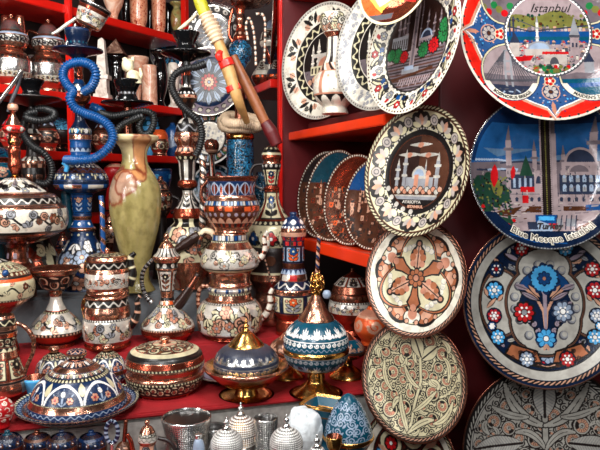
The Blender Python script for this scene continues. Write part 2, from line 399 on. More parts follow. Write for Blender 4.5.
    def tube(s, name, pts, rad, k='copper', ks=None, per=6, rib=0, ns=12, mat=None, label=None, q=1.0, par=None, twist=0, caps=True, flat=1.0):
        """pts (photo x, photo y[, metres towards the back])"""
        V3 = np.array([list(at(p_[0], p_[1], s.Y + (p_[2] if len(p_) > 2 else 0)) - s.o) for p_ in pts])
        rr = np.array(rad if hasattr(rad, '__len__') else [rad] * len(pts), float) * s.k
        return tube(name, V3, rr, k, ks, per * s.k, rib, ns, mat, label, q * s.k, par or s.e, twist, flat)
def tube(name, V3, rr, k='copper', ks=None, per=.01, rib=0, ns=12, mat=None, label=None, q=.0025, parent=None, twist=0, flat=1.0, loc=(0, 0, 0)):
    V3 = np.asarray(V3, float); rr = np.asarray(rr, float)
    e = np.vstack([2 * V3[0] - V3[1], V3, 2 * V3[-1] - V3[-2]]); S, Rr = [], []
    for i in range(len(V3) - 1):
        a, b, c, d = e[i:i + 4]; n = max(2, int(np.linalg.norm(c - b) / q)); t = np.linspace(0, 1, n + 1)[:-1, None]
        S.append(.5 * (2 * b + (c - a) * t + (2 * a - 5 * b + 4 * c - d) * t ** 2 + (3 * b - a - 3 * c + d) * t ** 3)); Rr.append(rr[i] + (rr[i + 1] - rr[i]) * t[:, 0])
    S = np.vstack(S + [V3[-1:]]); Rr = np.concatenate(Rr + [rr[-1:]])
    T = np.gradient(S, axis=0); T /= np.linalg.norm(T, axis=1)[:, None] + 1e-12
    s_ = np.concatenate([[0], np.cumsum(np.linalg.norm(np.diff(S, axis=0), axis=1))])
    if rib: Rr = Rr * (1 + .17 * np.sin(2 * PI * s_ / rib))
    n0 = np.cross(T[0], [0, 1, 0.01]); n0 /= np.linalg.norm(n0); Nn = [n0]
    for i in range(1, len(S)):
        v = Nn[-1] - T[i] * np.dot(Nn[-1], T[i]); Nn.append(v / (np.linalg.norm(v) + 1e-12))
    Nn = np.array(Nn); B = np.cross(T, Nn)
    S = np.vstack([S[:1], S, S[-1:]]); Rr = np.concatenate([[1e-6], Rr, [1e-6]]); Nn = np.vstack([Nn[:1], Nn, Nn[-1:]]); B = np.vstack([B[:1], B, B[-1:]]); s_ = np.concatenate([[0], s_, s_[-1:]])
    th = np.arange(ns) / ns * 2 * PI
    V = S[:, None, :] + Rr[:, None, None] * (np.cos(th)[None, :, None] * Nn[:, None, :] + flat * np.sin(th)[None, :, None] * B[:, None, :])
    V = V.reshape(-1, 3); sr = np.repeat(s_, ns); tr = np.tile(th, len(s_))
    p = P(sr, tr, k)
    if ks:
        u = (sr / per + twist * tr / (2 * PI)) % 1
        for j, kk in enumerate(ks): p.put((u >= j / len(ks)) & (u < (j + 1) / len(ks)), kk)
    Fc = grid_faces(len(s_), ns)[:, ::-1]
    o = link(name, V, Fc, parent, loc, mat, (p.C, p.M, p.R))
    if label: o['label'] = label
    return o
def boxm(name, c, size, mat, parent=None, rotz=0, bev=.002):
    """bevelled board; c = centre in parent space"""
    import bmesh
    bm = bmesh.new(); bmesh.ops.create_cube(bm, size=1)
    for v in bm.verts: v.co = Vector((v.co.x * size[0], v.co.y * size[1], v.co.z * size[2]))
    if bev: bmesh.ops.bevel(bm, geom=bm.edges[:], offset=bev, segments=2, affect='EDGES')
    me = D.meshes.new(name); bm.to_mesh(me); bm.free(); me.materials.append(mat)
    o = D.objects.new(name, me); COL.objects.link(o); o.location = c; o.rotation_euler = (0, 0, rotz)
    if parent: o.parent = parent
    return o
def empty(name, loc, rotz=0):
    e = D.objects.new(name, None); e.empty_display_size = .03; COL.objects.link(e); e.location = loc; e.rotation_euler = (0, 0, rotz); return e
def struct(o): o['kind'] = 'structure'; return o

# ------------------------------------------------------------------ plates
class Plate:
    def __init__(s, name, label, cat, px, py, Y, rpx, yaw=0, tilt=9, painter=None, base='cream', depth=.12, well=.55, nr=120, ns=440, group=None, roll=0, zbot=None, relief=.06, thick=.0025):
        R = rpx * Y / F; s.R = R; s.depth = depth; s.well = well
        c = at(px, py, Y)
        if zbot is not None: c.z = CAMZ + zbot + R * math.cos(math.radians(tilt))
        rho = np.linspace(0, 1, nr); rf = rho ** .8; rf[0] = 1e-4
        th = np.arange(ns) / ns * 2 * PI
        RH = np.repeat(rf, ns); TH = np.tile(th, nr)
        p = P(RH * np.cos(TH), RH * np.sin(TH), base); painter(p)
        Hh = s.h(RH)
        Vf = np.stack([R * p.x, -R * Hh - p.H * relief * R, R * p.y], 1)
        bk = np.array([1.0, .99, .9, .8, .7, .6, .4, .1]); RB = np.repeat(bk, ns); TB = np.tile(th, len(bk))
        yb = -R * s.h(RB) + thick; yb[:ns] -= thick * .5
        Vb = np.stack([R * RB * np.cos(TB), yb, R * RB * np.sin(TB)], 1)
        nb = len(RB); c0, m0, r0 = K['dcopper']
        V = np.vstack([Vf, Vb]); Fc = grid_faces(nr + len(bk), ns)
        att = (np.vstack([p.C, np.tile(c0, (nb, 1))]), np.concatenate([p.M, np.full(nb, m0)]), np.concatenate([p.R, np.full(nb, r0)]))
        s.o = link(name, V, Fc[:, ::-1], None, c, MP, att)
        s.o.rotation_mode = 'YXZ'
        s.o.rotation_euler = (-math.radians(tilt), math.radians(roll), -math.radians(yaw))
        meta(s.o, label, cat, group)
    def h(s, rho):
        t = np.clip((rho - s.well) / (1 - s.well), 0, 1); return s.depth * t * t * (3 - 2 * t) * (.75 + .25 * t)
    def letters(s, text, size, x, y, k='white', arc=None, shear=0, fat=0, lift=.002, name='lettering', spacing=1.0, xs=1.0, ctr=(0, 0)):
        cu = D.curves.new('t', 'FONT'); cu.body = text; cu.size = size; cu.align_x = 'CENTER'; cu.align_y = 'CENTER'; cu.shear = shear; cu.offset = fat; cu.space_character = spacing
        cu.resolution_u = 6; cu.extrude = .003
        to = D.objects.new('t', cu); COL.objects.link(to)
        me = D.meshes.new_from_object(to.evaluated_get(bpy.context.evaluated_depsgraph_get()))
        D.objects.remove(to); D.curves.remove(cu)
        co = np.empty(len(me.vertices) * 3); me.vertices.foreach_get('co', co); co = co.reshape(-1, 3); co[:, 0] *= xs
        if arc:                                                   # arc = radius: letters follow the lower rim
            a = -PI / 2 + math.radians(x) + co[:, 0] / arc; rr = arc - co[:, 1]
            X, Yy = ctr[0] + rr * np.cos(a), ctr[1] + rr * np.sin(a)
        else: X, Yy = co[:, 0] + x, co[:, 1] + y
        rho = np.hypot(X, Yy)
        V = np.stack([s.R * X, -s.R * (s.h(rho) + lift + co[:, 2]), s.R * Yy], 1).astype(np.float32)
        me.vertices.foreach_set('co', V.ravel()); me.name = name; me.materials.clear(); me.materials.append(MP)
        n = len(V); c, m, r = K[k]
        a = me.attributes.new('Col', 'FLOAT_COLOR', 'POINT'); a.data.foreach_set('color', np.tile(np.append(c, m), (n, 1)).astype(np.float32).ravel())
        a = me.attributes.new('Rgh', 'FLOAT', 'POINT'); a.data.foreach_set('value', np.full(n, r, np.float32))
        me.update()
        o = D.objects.new(name, me); COL.objects.link(o); o.parent = s.o
        return o
# ================================================================== designs on the hanging plates (x right, y up, rim = 1)
def minaret(q, x, y0, y1, w, k, kc=None):
    kc = kc or k
    q.rect(x - w, y0, x + w, y1 - (y1 - y0) * .22, k); q.poly([(x - w * .9, y1 - (y1 - y0) * .22), (x + w * .9, y1 - (y1 - y0) * .22), (x, y1)], kc)
    for f in (.35, .62): q.rect(x - w * 1.7, y0 + (y1 - y0) * f, x + w * 1.7, y0 + (y1 - y0) * f + w * 1.1, kc)
def dome(q, x, y, a, b, k):
    th = np.linspace(0, PI, 17); q.poly(np.stack([x + a * np.cos(th), y + b * np.sin(th)], 1), k)
def cartouche(q, cx, cy, ax, ay, k, pts=8, grow=1.0):
    pass
def d_istanbul(p):
    p.put(p.rho >= 0, 'lac'); p.band(.972, 1.01, 'ivory'); p.band(.94, .957, 'bright'); p.beads(.965, 60, .012, 'silverdark')
    og = [(0, -1), (.0, -.97), (.07, -.88), (.19, -.83), (.33, -.76), (.3, -.66), (.36, -.55), (.4, -.3), (-.4, -.3), (-.36, -.55), (-.3, -.66), (-.33, -.76), (-.19, -.83), (-.07, -.88)]
    og = [(x, y * .96) for x, y in og]
    for r in range(4):
        c, s = [(1, 0), (0, 1), (-1, 0), (0, -1)][r]
        T = lambda pts, g=1: [((x * c - y * s), (x * s + y * c)) for x, y in [(a * g, -.4 + (b + .4) * g) for a, b in pts]]
        p.poly(T(og, 1.1), 'rose'); p.poly(T(og, 1.03), 'white'); p.poly(T(og), 'ogee')
        rd = random.Random(r)
        for j in range(120):
            x, y = rd.uniform(-.34, .34), rd.uniform(-.92, -.4)
            if abs(x) < .36 - .3 * max(0, (-y - .6) / .36): (X, Y), = T([(x, y)]); p.disc(X, Y, .009, ('pale', 'sky', 'rose', 'navy')[j % 4])
        (X, Y), = T([(0, -.66)]); p.flower(X, Y, .08, 8, 'greybeige', 'brown', 'navy'); p.ring(X, Y, .088, .1, 'rose')
        (X, Y), = T([(0, -.53)]); p.flower(X, Y, .055, 5, 'red', 'white', 'cream')
        p.leaf(*T([(0, -.94)])[0], *T([(0, -.78)])[0], .025, 'peach')
    for a, kind in ((225, 0), (315, 1), (135, 2), (45, 2)):
        cx, cy = .62 * math.cos(math.radians(a)), .62 * math.sin(math.radians(a)); r = .345
        p.disc(cx, cy, r, 'navy'); p.disc(cx, cy, r * .97, 'cream'); p.disc(cx, cy, r * .92, 'dgrey'); p.disc(cx, cy, r * .9, 'sand')
        ok = p.ok; p.ok = ok & (np.hypot(p.x - cx, p.y - cy) < r * .9)
        p.rect(cx - r, cy - r, cx + r, cy - r * .25, 'slate')
        if kind == 0:                       # suspension bridge
            p.rect(cx - r, cy - r * .45, cx + r, cy - r * .1, 'dusk'); p.rect(cx - r, cy - r, cx + r, cy - r * .5, 'slate')
            for tx in (-.18, .02): p.rect(cx + r * tx, cy - r * .5, cx + r * (tx + .07), cy + r * .75, 'grey')
            for ty in (.7, .35, 0): p.rect(cx - r * .18, cy + r * ty, cx + r * .08, cy + r * (ty + .06), 'grey')
            for k_ in range(7): p.stroke([(cx + r * .05, cy + r * .72), (cx + r * (.2 + .1 * k_), cy - r * .3)], .006, 'dgrey'); p.stroke([(cx - r * .15, cy + r * .72), (cx - r * (.3 + .1 * k_), cy - r * .3)], .005, 'dgrey')
            p.stroke([(cx - r, cy - r * .35), (cx + r, cy - r * .22)], .014, 'dgrey')
            for k_ in range(16): p.stroke([(cx - r + k_ * r * .13, cy - r * (.6 + .08 * (k_ % 3))), (cx - r + k_ * r * .13 + r * .1, cy - r * (.58 + .1 * (k_ % 2)))], .008, 'pale' if k_ % 2 else 'dgrey')
        elif kind == 1:                     # small tower on an islet in the sea
            p.rect(cx - r, cy - r, cx + r, cy - r * .15, 'teal'); p.rect(cx - r, cy - r * .5, cx + r, cy - r * .35, 'blue')
            p.rect(cx - r * .3, cy - r * .2, cx + r * .3, cy - r * .02, 'dgrey'); p.rect(cx - .05, cy - .02, cx + .05, cy + r * .35, 'grey')
            p.poly([(cx - .06, cy + r * .35), (cx + .06, cy + r * .35), (cx, cy + r * .72)], 'slate'); p.stroke([(cx, cy + r * .7), (cx, cy + r * .85)], .006, 'dgrey'); p.rect(cx, cy + r * .78, cx + .04, cy + r * .87, 'red')
            p.poly([(cx - r, cy - r * .12), (cx - r * .4, cy + r * .02), (cx + r, cy - r * .1), (cx + r, cy - r * .2), (cx - r, cy - r * .2)], 'dusk')
        else:
            p.rect(cx - r, cy - r, cx + r, cy - r * .1, 'dusk'); dome(p, cx, cy - r * .1, r * .4, r * .35, 'grey')
            for mx in (-.55, .55): minaret(p, cx + mx * r, cy - r * .3, cy + r * .6, .012, 'grey')
            for k_ in range(12): p.disc(cx - r + k_ * r * .18, cy - r * (.35 + .12 * (k_ % 3)), .04, ['green', 'olive', 'red'][k_ % 3])
        p.ok = ok
        if kind < 2: p.put((np.abs(np.hypot(p.x - cx, p.y - cy) - .305) < .03) & (p.y < cy - .12), 'ivory')
    # middle picture
    R = .455; p.disc(0, 0, R + .035, 'dgrey'); p.disc(0, 0, R + .022, 'white'); p.beads(R + .014, 70, .009, 'dgrey'); p.disc(0, 0, R, 'sand')
    ok = p.ok; p.ok = ok & (p.rho < R)
    hill = [(-.6, .2)] + [(x, .215 + .035 * math.sin(x * 13) + .03 * math.cos(x * 7)) for x in np.linspace(-.6, .6, 25)] + [(.6, .02), (-.6, .02)]
    p.poly(hill, 'olive'); rd = random.Random(4)
    for j in range(70): p.disc(rd.uniform(-.5, .5), rd.uniform(.08, .22), rd.uniform(.008, .022), ['dgreen', 'olive', 'brown'][j % 3])
    p.rect(-.6, -.12, .6, .06, 'blue'); p.rect(-.6, -.07, .6, -.03, 'teal')
    for j in range(26): x = -.5 + j * .04; p.rect(x, .03, x + .033, .06 + .03 * rd.random(), ['sand', 'greybeige', 'rose', 'dusk'][j % 4])
    p.stroke([(-.5, .1), (-.2, .03), (.5, .1)], .008, 'slate'); p.rect(-.43, -.02, -.41, .2, 'slate'); p.rect(-.39, -.02, -.37, .2, 'slate'); p.stroke([(-.4, .19), (-.1, .06), (.1, .05)], .005, 'dgrey')
    p.poly([(-.6, -.15), (-.3, -.1), (-.05, -.12), (.2, -.15), (.6, -.1), (.6, -.6), (-.6, -.6)], 'sand')
    for j in range(210):
        x, y = rd.uniform(-.47, .47), rd.uniform(-.44, -.1); w, h = rd.uniform(.015, .04), rd.uniform(.015, .04)
        p.rect(x, y, x + w, y + h, ['greybeige', 'sand', 'dusk', 'ivory', 'dgrey'][j % 5]); p.poly([(x - .008, y + h), (x + w + .008, y + h), (x + w * .5, y + h + .02)], ['dgrey', 'red', 'dusk', 'slate', 'rose'][j % 5])
        if j % 2: p.rect(x + w * .3, y + h * .2, x + w * .5, y + h * .6, 'slate')
    minaret(p, -.12, -.2, .22, .014, 'ivory', 'grey'); dome(p, -.1, -.17, .13, .09, 'grey'); dome(p, -.1, -.17, .11, .07, 'pale'); p.rect(-.26, -.24, .08, -.17, 'greybeige')
    p.rect(.24, -.24, .34, -.02, 'sand'); p.rect(.23, -.04, .35, -.01, 'dgrey'); p.poly([(.235, -.01), (.345, -.01), (.29, .2)], 'grey'); p.rect(.26, -.15, .28, -.1, 'slate'); p.rect(.3, -.15, .32, -.1, 'slate')
    p.rect(-.42, -.3, -.32, -.1, 'greybeige'); p.poly([(-.43, -.1), (-.31, -.1), (-.37, .02)], 'slate')
    p.poly([(-.4, -.26), (-.16, -.24), (-.2, -.3), (-.42, -.32)], 'red'); p.rect(-.05, -.34, .2, -.22, 'greybeige'); p.rect(-.07, -.23, .22, -.2, 'red'); dome(p, .06, -.34, .05, .08, 'dgrey')
    for j in range(46): p.disc(rd.uniform(-.2, .28), rd.uniform(-.47, -.36), .022, ['dgreen', 'olive', 'green', 'olive', 'red'][j % 5])
    p.ok = ok
    p.R[:] = .12
def d_mosque(p):
    p.put(p.rho >= 0, 'navy')
    for y0, y1, k in ((.62, 1, 'navy'), (.3, .62, 'skyb'), (.14, .3, 'skyl'), (-.1, .14, 'dusk')): p.rect(-1, y0, 1, y1, k)
    p.poly([(-1, .4), (-.6, .2), (1, .5), (1, .3), (-1, .1)], 'skyb'); rd = random.Random(7)
    for j in range(9): y = rd.uniform(.0, .22); x = rd.uniform(-1, .2); p.stroke([(x, y), (x + .3, y + .02), (x + .5, y - .01)], .012, ['dusk', 'pale', 'slate'][j % 3])
    p.rect(-1, -.62, 1, -.1, 'dusk'); p.poly([(-1, -.38), (1, -.36), (1, -.8), (-1, -.8)], 'sand')
    st = 'sand'
    for x, y1, w in ((-.46, .6, .035), (-.13, .42, .028), (.24, .36, .026), (.62, .72, .045), (.84, .6, .03)): minaret(p, x, -.25, y1, w, st, 'dusk')
    # left building
    p.rect(-.46, -.28, -.05, .0, st); p.rect(-.44, -.22, -.08, -.03, 'slate')
    for j in range(5): p.rect(-.41 + j * .07, -.2, -.38 + j * .07, -.08, 'pale'); dome(p, -.4 + j * .08, 0, .035, .05, 'dusk')
    p.rect(-.14, -.25, -.03, .02, st); dome(p, -.085, -.15, .035, .1, 'slate'); p.rect(-.32, -.26, -.14, -.19, 'red')
    # right building with domes
    p.rect(.18, -.3, 1, -.02, 'slate'); p.rect(.2, -.04, 1, .02, st); dome(p, .46, .12, .21, .2, st); dome(p, .46, .12, .18, .17, 'slate'); p.rect(.24, .08, .68, .13, st)
    dome(p, .44, .0, .15, .12, st); dome(p, .44, .0, .12, .09, 'dusk'); dome(p, .86, .02, .17, .17, st); dome(p, .86, .02, .14, .14, 'slate')
    for r in range(2):
        for j in range(9): p.rect(.22 + j * .085, -.13 - r * .12, .27 + j * .085, -.06 - r * .12, 'pale' if (j + r) % 2 else 'grey'); p.disc(.245 + j * .085, -.06 - r * .12, .022, 'pale')
    p.rect(-.62, -.4, 1, -.29, st)
    for j in range(17): p.disc(-.56 + j * .095, -.345, .022, 'slate'); p.rect(-.578 + j * .095, -.38, -.542 + j * .095, -.345, 'slate')
    p.rect(-.3, -.4, -.22, -.3, 'red'); p.poly([(-.6, -.5), (-.3, -.44), (-.45, -.58), (-.75, -.56)], 'brown'); p.poly([(-.22, -.44), (0, -.44), (-.05, -.52), (-.28, -.52)], 'brown'); p.rect(.22, -.5, .5, -.44, 'brown'); p.rect(.5, -.5, .95, -.42, 'blue')
    p.poly([(.3, -.75), (.7, -.55), (1, -.6), (1, -.8)], 'brown')
    for j in range(230):
        x, y = rd.uniform(-.95, .98), rd.uniform(-.66, .0); L_ = rd.uniform(.01, .05)
        if y > -.4: p.stroke([(x, y), (x, y + L_)], .005, ['dusk', 'slate', 'greybeige', 'dgrey'][j % 4])
        else: p.stroke([(x, y), (x + L_ * 1.6, y + .004)], .006, ['dusk', 'dgrey', 'brown', 'greybeige'][j % 4])
    # trees and flowers
    for x, y, r, k in ((-.82, -.25, .17, 'dgreen'), (-.66, -.3, .14, 'dgreen'), (-.72, -.12, .1, 'dgreen'), (-.54, -.28, .1, 'dgreen'), (-.62, -.2, .09, 'olive'), (-.8, -.4, .12, 'dgreen')): p.ell(x, y, r * .8, r * 1.2, .2, k)
    for j in range(170): p.disc(-.95 + .52 * rd.random(), -.52 + .45 * rd.random(), .014, ['soot', 'dgreen', 'olive', 'dgreen', 'slate'][j % 5])
    p.poly([(-.33, -.05), (-.15, -.05), (-.24, .22)], 'dgreen'); p.leaf(-.66, -.2, -.64, .1, .05, 'red'); p.leaf(-.42, -.1, -.4, .08, .03, 'red')
    p.poly([(-.95, -.5), (-.4, -.62), (-.55, -.78), (-.9, -.7)], 'dgreen')
    for j in range(26): x = -.9 + .48 * rd.random(); p.disc(x, -.74 + .2 * rd.random() + (.1 if x < -.7 else 0), .025, 'red' if j % 2 else 'dgreen')
    # tall embossed strip with beaded edges
    p.rect(-.06, -.62, .14, 1, 'dusk'); p.rect(-.045, -.62, .075, 1, 'black', .012); p.rect(-.025, -.62, .055, 1, 'soot', .016)
    for j in range(58): y = -.6 + j * .026; p.disc(-.05, y, .011, 'sand', .02); p.disc(.08, y, .011, 'sand', .02); p.disc(.015, y, .009, 'olive')
    p.rect(.09, -.62, .15, .5, 'sand'); p.rect(-.14, -.66, .14, -.55, 'blue'); p.rect(-.1, -.62, .1, -.57, 'sky')
    p.poly([(-.26, -.78), (-.1, -.62), (.1, -.7), (.02, -.8)], 'pale'); p.rect(-.25, -.74, -.12, -.64, 'slate'); p.rect(.12, -.72, .2, -.6, 'grey'); p.rect(.24, -.7, .36, -.6, 'grey'); p.poly([(.02, -.66), (.14, -.66), (.08, -.74)], 'red')
    for j in range(5): p.stroke([(.1 + j * .06, -.74), (.14 + j * .06, -.56)], .007, 'slate')
    p.put((p.rho > .84) & (p.y < -.52), 'marine'); p.put((p.y < -.76), 'marine')
    p.stroke([(-.95, -.38), (-.8, -.62), (-.55, -.84)], .012, 'blue'); p.stroke([(-.5, -.8), (-.2, -.9), (.2, -.92)], .008, 'blue')
    p.put((p.rho > .93) & (p.th > .3) & (p.th < 3.0), 'navy'); p.band(.985, 1.01, 'silver'); p.beads(.985, 150, .008, 'grey'); p.R[:] = .12
def d_floral(p):
    p.put(p.rho >= 0, 'ivory'); p.band(.9, 1.01, 'marine'); p.rope(.908, .955, 92, 'black', 'rose', 1.2, .48); p.band(.985, 1.01, 'copper')
    p.band(.8, .9, 'pewter'); p.band(.785, .802, 'black'); p.band(.0, .785, 'marine')
    rd = random.Random(19)
    for j in range(150):
        a, r = rd.uniform(0, 6.28), .76 * math.sqrt(rd.uniform(.25, 1)); x, y, b = r * math.cos(a), r * math.sin(a), rd.uniform(0, 6)
        p.disc(x, y, .034, 'black'); k_ = ('mauve', 'rose', 'pewter', 'grey')[j % 4]
        if j % 3: p.leaf(x - .05 * math.cos(b), y - .05 * math.sin(b), x + .05 * math.cos(b), y + .05 * math.sin(b), .02, k_, .01, 'black')
        else: p.disc(x, y, .025, k_, .01); p.spiral(x, y, .018, b, 1, 'black', .005)
    q = p.polar(12, .5)
    for sx in (-1, 1): q.leaf(0, .56, sx * .13, .76, .04, 'black'); q.leaf(0, .58, sx * .11, .74, .024, 'mauve', .01)
    q = p.polar(4)                                                     # copper panels between the lobes
    q = p.polar(4, .5); q.poly([(-.17, .42), (.17, .42), (.26, .72), (0, .78), (-.26, .72)], 'black'); q.poly([(-.14, .45), (.14, .45), (.22, .7), (0, .75), (-.22, .7)], 'rose')
    rd = random.Random(3)
    for j in range(34): q.spiral(rd.uniform(-.17, .17), rd.uniform(.45, .72), .03, rd.uniform(0, 6), 1, 'brown', .006)
    q.disc(0, .62, .12, 'black')
    for s_ in (-1, 1): q.flower(s_ * .02, .62, .09, 7, 'pale' if s_ > 0 else 'red', 'white', 'marine', 0, .012)
    for a in (0, PI / 2, PI, 3 * PI / 2):                           # four outer lobes
        cx, cy = .52 * math.cos(a), .52 * math.sin(a); L = .3 if abs(math.cos(a)) > .5 else .2
        if abs(math.cos(a)) > .5:
            p.ell(cx, cy, .285, .42, 0, 'black'); p.ell(cx, cy, .268, .4, 0, 'copper'); p.ell(cx, cy, .255, .385, 0, 'black'); p.ell(cx, cy, .24, .37, 0, 'pewter')
    # central cartouche
    def cart(g, k):
        for cx, cy, a, b in ((0, .42, .3, .22), (0, 0, .44, .44), (0, -.38, .29, .22), (-.2, -.2, .2, .3), (.2, -.2, .2, .3)): p.ell(cx, cy, a + g, b + g, 0, k)
    cart(.045, 'black'); cart(.032, 'copper'); cart(.02, 'black'); cart(0, 'pewter')
    for j in range(16):
        a = j / 16 * 2 * PI + .2; x, y = .37 * math.cos(a), .36 * math.sin(a) + (0 if abs(math.sin(a)) < .8 else .1 * math.sin(a)); p.disc(x, y, .055, 'dgrey'); p.disc(x + .01, y + .01, .046, 'grey'); p.disc(x + .014, y + .014, .03, 'pewter')
    # dark field shaped like a shield
    p.poly([(-.33, .2), (-.25, .3), (-.1, .42), (0, .48), (.1, .42), (.25, .3), (.33, .2), (.28, .1), (.32, .0), (.33, -.1), (.24, -.22), (.15, -.3), (.12, -.42), (0, -.5), (-.12, -.42), (-.15, -.3), (-.24, -.22), (-.33, -.1), (-.32, 0), (-.28, .1)], 'marine')
    p.poly([(-.31, .2), (-.24, .3), (0, .46), (.24, .3), (.31, .2), (.1, .16), (-.1, .16)], 'blue')
    # stems and leaves
    for s_ in (-1, 1):
        p.stroke([(0, -.34), (s_ * .02, -.1), (s_ * .1, .06), (s_ * .26, .2)], .016, 'rose', .01); p.stroke([(0, -.34), (s_ * .01, .1), (s_ * .05, .2)], .014, 'mauve', .01)
        p.leaf(s_ * .06, .02, s_ * .3, .14, .035, 'black'); p.leaf(s_ * .08, .03, s_ * .28, .13, .024, 'mauve', .01, 'black')
        p.leaf(s_ * .05, .06, s_ * .2, .22, .03, 'black'); p.leaf(s_ * .06, .07, s_ * .19, .21, .02, 'rose', .01)
        p.leaf(s_ * .2, .16, s_ * .36, .22, .03, 'mauve', .01, 'black')
        for x, y in ((.3, -.02), (.2, -.2), (.14, -.25), (.27, -.16), (.1, -.33)): p.disc(s_ * x, y, .04, 'black'); p.spiral(s_ * x, y, .03, 1, s_, 'mauve', .009, 1.1, .01)
    p.flower(0, .29, .16, 10, 'sky', 'peach', 'navy', .2, .016); p.flower(0, .29, .16, 20, 'sky', 'cream', None, .2, .016); p.flower(0, .29, .075, 8, 'blue', 'peach', 'navy', 0, .018)
    p.flower(-.25, -.11, .115, 9, 'red', 'grey', 'black', .1, .016); p.flower(.21, -.1, .115, 9, 'pale', 'white', 'slate', .1, .016)
    for s_, cx in ((1, -.25), (1, .21)):
        for j in range(6): p.disc(cx + .055 * math.cos(j * 1.05), -.105 + .055 * math.sin(j * 1.05), .014, 'white')
    p.flower(0, -.42, .11, 9, 'sky', 'white', 'navy', .2, .016); p.leaf(-.03, -.56, 0, -.48, .02, 'rose'); p.leaf(.03, -.56, 0, -.48, .02, 'rose')
    for s_ in (-1, 1):
        p.poly([(s_ * .1, -.56), (s_ * .42, -.46), (s_ * .52, -.6), (s_ * .3, -.72), (s_ * .06, -.72)], 'black'); p.poly([(s_ * .12, -.58), (s_ * .41, -.49), (s_ * .48, -.59), (s_ * .29, -.69), (s_ * .08, -.69)], 'terra', .008)
        for j in range(14): p.spiral(s_ * rd.uniform(.14, .42), rd.uniform(-.66, -.54), .026, rd.uniform(0, 6), 1, 'dbrown', .006)
    # outer lobes: flower sprays
    for s_ in (-1, 1):
        for (x, y, r, k1) in ((.6, .15, .098, 'sky'), (.61, -.15, .08, 'red'), (.64, -.27, .05, 'blue')):
            k2 = k1 if s_ < 0 else {'sky': 'red', 'red': 'pale', 'blue': 'sky'}[k1]
            p.disc(s_ * x, y, r * 1.22, 'black'); p.flower(s_ * x, y, r, 8, k2, 'white', 'marine', .3, .016)
            for j in range(6): p.disc(s_ * x + r * .5 * math.cos(j * 1.05), y + r * .5 * math.sin(j * 1.05), .013, 'white')
        for (a, b, c, d) in ((.58, .06, .7, -.06), (.66, .3, .55, .36), (.56, .02, .5, .1), (.68, .08, .72, .18)):
            p.leaf(s_ * a, b, s_ * c, d, .032, 'black'); p.leaf(s_ * a, b, s_ * c, d, .018, 'rose', .01)
    for a, k1, k2 in ((35, 'red', 'white'), (145, 'navy', 'red'), (215, 'sky', 'white'), (325, 'sky', 'white'), (250, 'pale', 'white'), (290, 'red', 'white'), (68, 'sky', 'white'), (112, 'red', 'white')):
        x, y = .7 * math.cos(math.radians(a)), .7 * math.sin(math.radians(a)); p.disc(x, y, .1, 'marine'); p.flower(x, y, .085, 8, k1, k2, 'black', 0, .016)
        for j in range(6): p.disc(x + .045 * math.cos(j * 1.05), y + .045 * math.sin(j * 1.05), .012, 'white')
def acan(p, p0, p1, p2, w, k, ko, h=.012):
    t = np.linspace(0, 1, 15)[:, None]; B = (1 - t) ** 2 * np.array(p0) + 2 * t * (1 - t) * np.array(p1) + t * t * np.array(p2)
    ww = w * np.sin(PI * np.clip(np.linspace(.06, 1.0, 15), 0, 1)) ** .7 + w * .08
    for f, kk, hh in ((w * .3, ko, 0), (0, k, h)):
        for i in range(14): p.stroke(B[i:i + 2], max(.004, ww[i] + f), kk, hh)
    p.stroke(B[2:12], w * .1, ko)
def scrollfill(p, R, n, seed, r0, r1, kg='cream', kp='peach', ko='black'):
    rd = random.Random(seed); done = []
    for t in range(n * 60):
        r = rd.uniform(r0, r1); a, d = rd.uniform(0, 2 * PI), R * math.sqrt(rd.random()); x, y = d * math.cos(a), d * math.sin(a)
        if d + r > R or any((x - u) ** 2 + (y - v) ** 2 < (.92 * (r + w)) ** 2 for u, v, w in done): continue
        done.append((x, y, r)); p.comma(x, y, r, rd.uniform(0, 6), ko, kg, kp)
        if len(done) >= n: break
    for x, y, r in done:
        if rd.random() < .5:
            b = rd.uniform(0, 6.28); c, s_ = math.cos, math.sin
            acan(p, (x + r * .9 * c(b), y + r * .9 * s_(b)), (x + r * 1.7 * c(b + .3), y + r * 1.7 * s_(b + .3)), (x + r * 1.6 * c(b + 1.2), y + r * 1.6 * s_(b + 1.2)), r * .3, kg, ko)
def stem(p, pts, w, k, ko):
    p.stroke(pts, w * 1.5, ko); p.stroke(pts, w, k, .01)
def bigleaf(p, a, b, w, k, ko, rib=None):
    (x0, y0), (x1, y1) = a, b; p.leaf(x0, y0, x1, y1, w * 1.16, ko); p.leaf(x0, y0, x1, y1, w, k, .012, ko, rib)
def d_greyleaf(p):
    p.put(p.rho >= 0, 'pewter'); p.band(.9, 1.01, 'black'); p.rope(.908, .955, 88, 'black', 'pewter', 1.2, .5); p.band(.985, 1.01, 'dcopper'); p.band(.0, .885, 'dgrey'); p.band(0, .875, 'pewter')
    for j in range(260): a = j * 2.399; r = .86 * math.sqrt((j + .5) / 260); p.spiral(r * math.cos(a), r * math.sin(a), .05, a, 1, 'soot', .008, 1.5)
    scrollfill(p, .875, 120, 5, .065, .115, 'pewter', 'rose', 'soot')
    stem(p, [(0, -.6), (0, 0), (0, .38)], .03, 'pewter', 'soot')
    for s_ in (-1, 1):
        bigleaf(p, (s_ * .86, .02), (s_ * .26, .08), .11, 'pewter', 'soot', 'grey')
        bigleaf(p, (s_ * .8, -.42), (s_ * .2, -.2), .11, 'pewter', 'soot', 'grey')
        acan(p, (0, .28), (s_ * .35, .34), (s_ * .48, .76), .05, 'pewter', 'soot'); acan(p, (s_ * .2, .38), (s_ * .4, .36), (s_ * .62, .5), .035, 'pewter', 'soot')
        acan(p, (0, .0), (s_ * .14, .25), (s_ * .34, .2), .035, 'pewter', 'soot')
    bigleaf(p, (0, .36), (0, .86), .13, 'pewter', 'soot', 'grey')
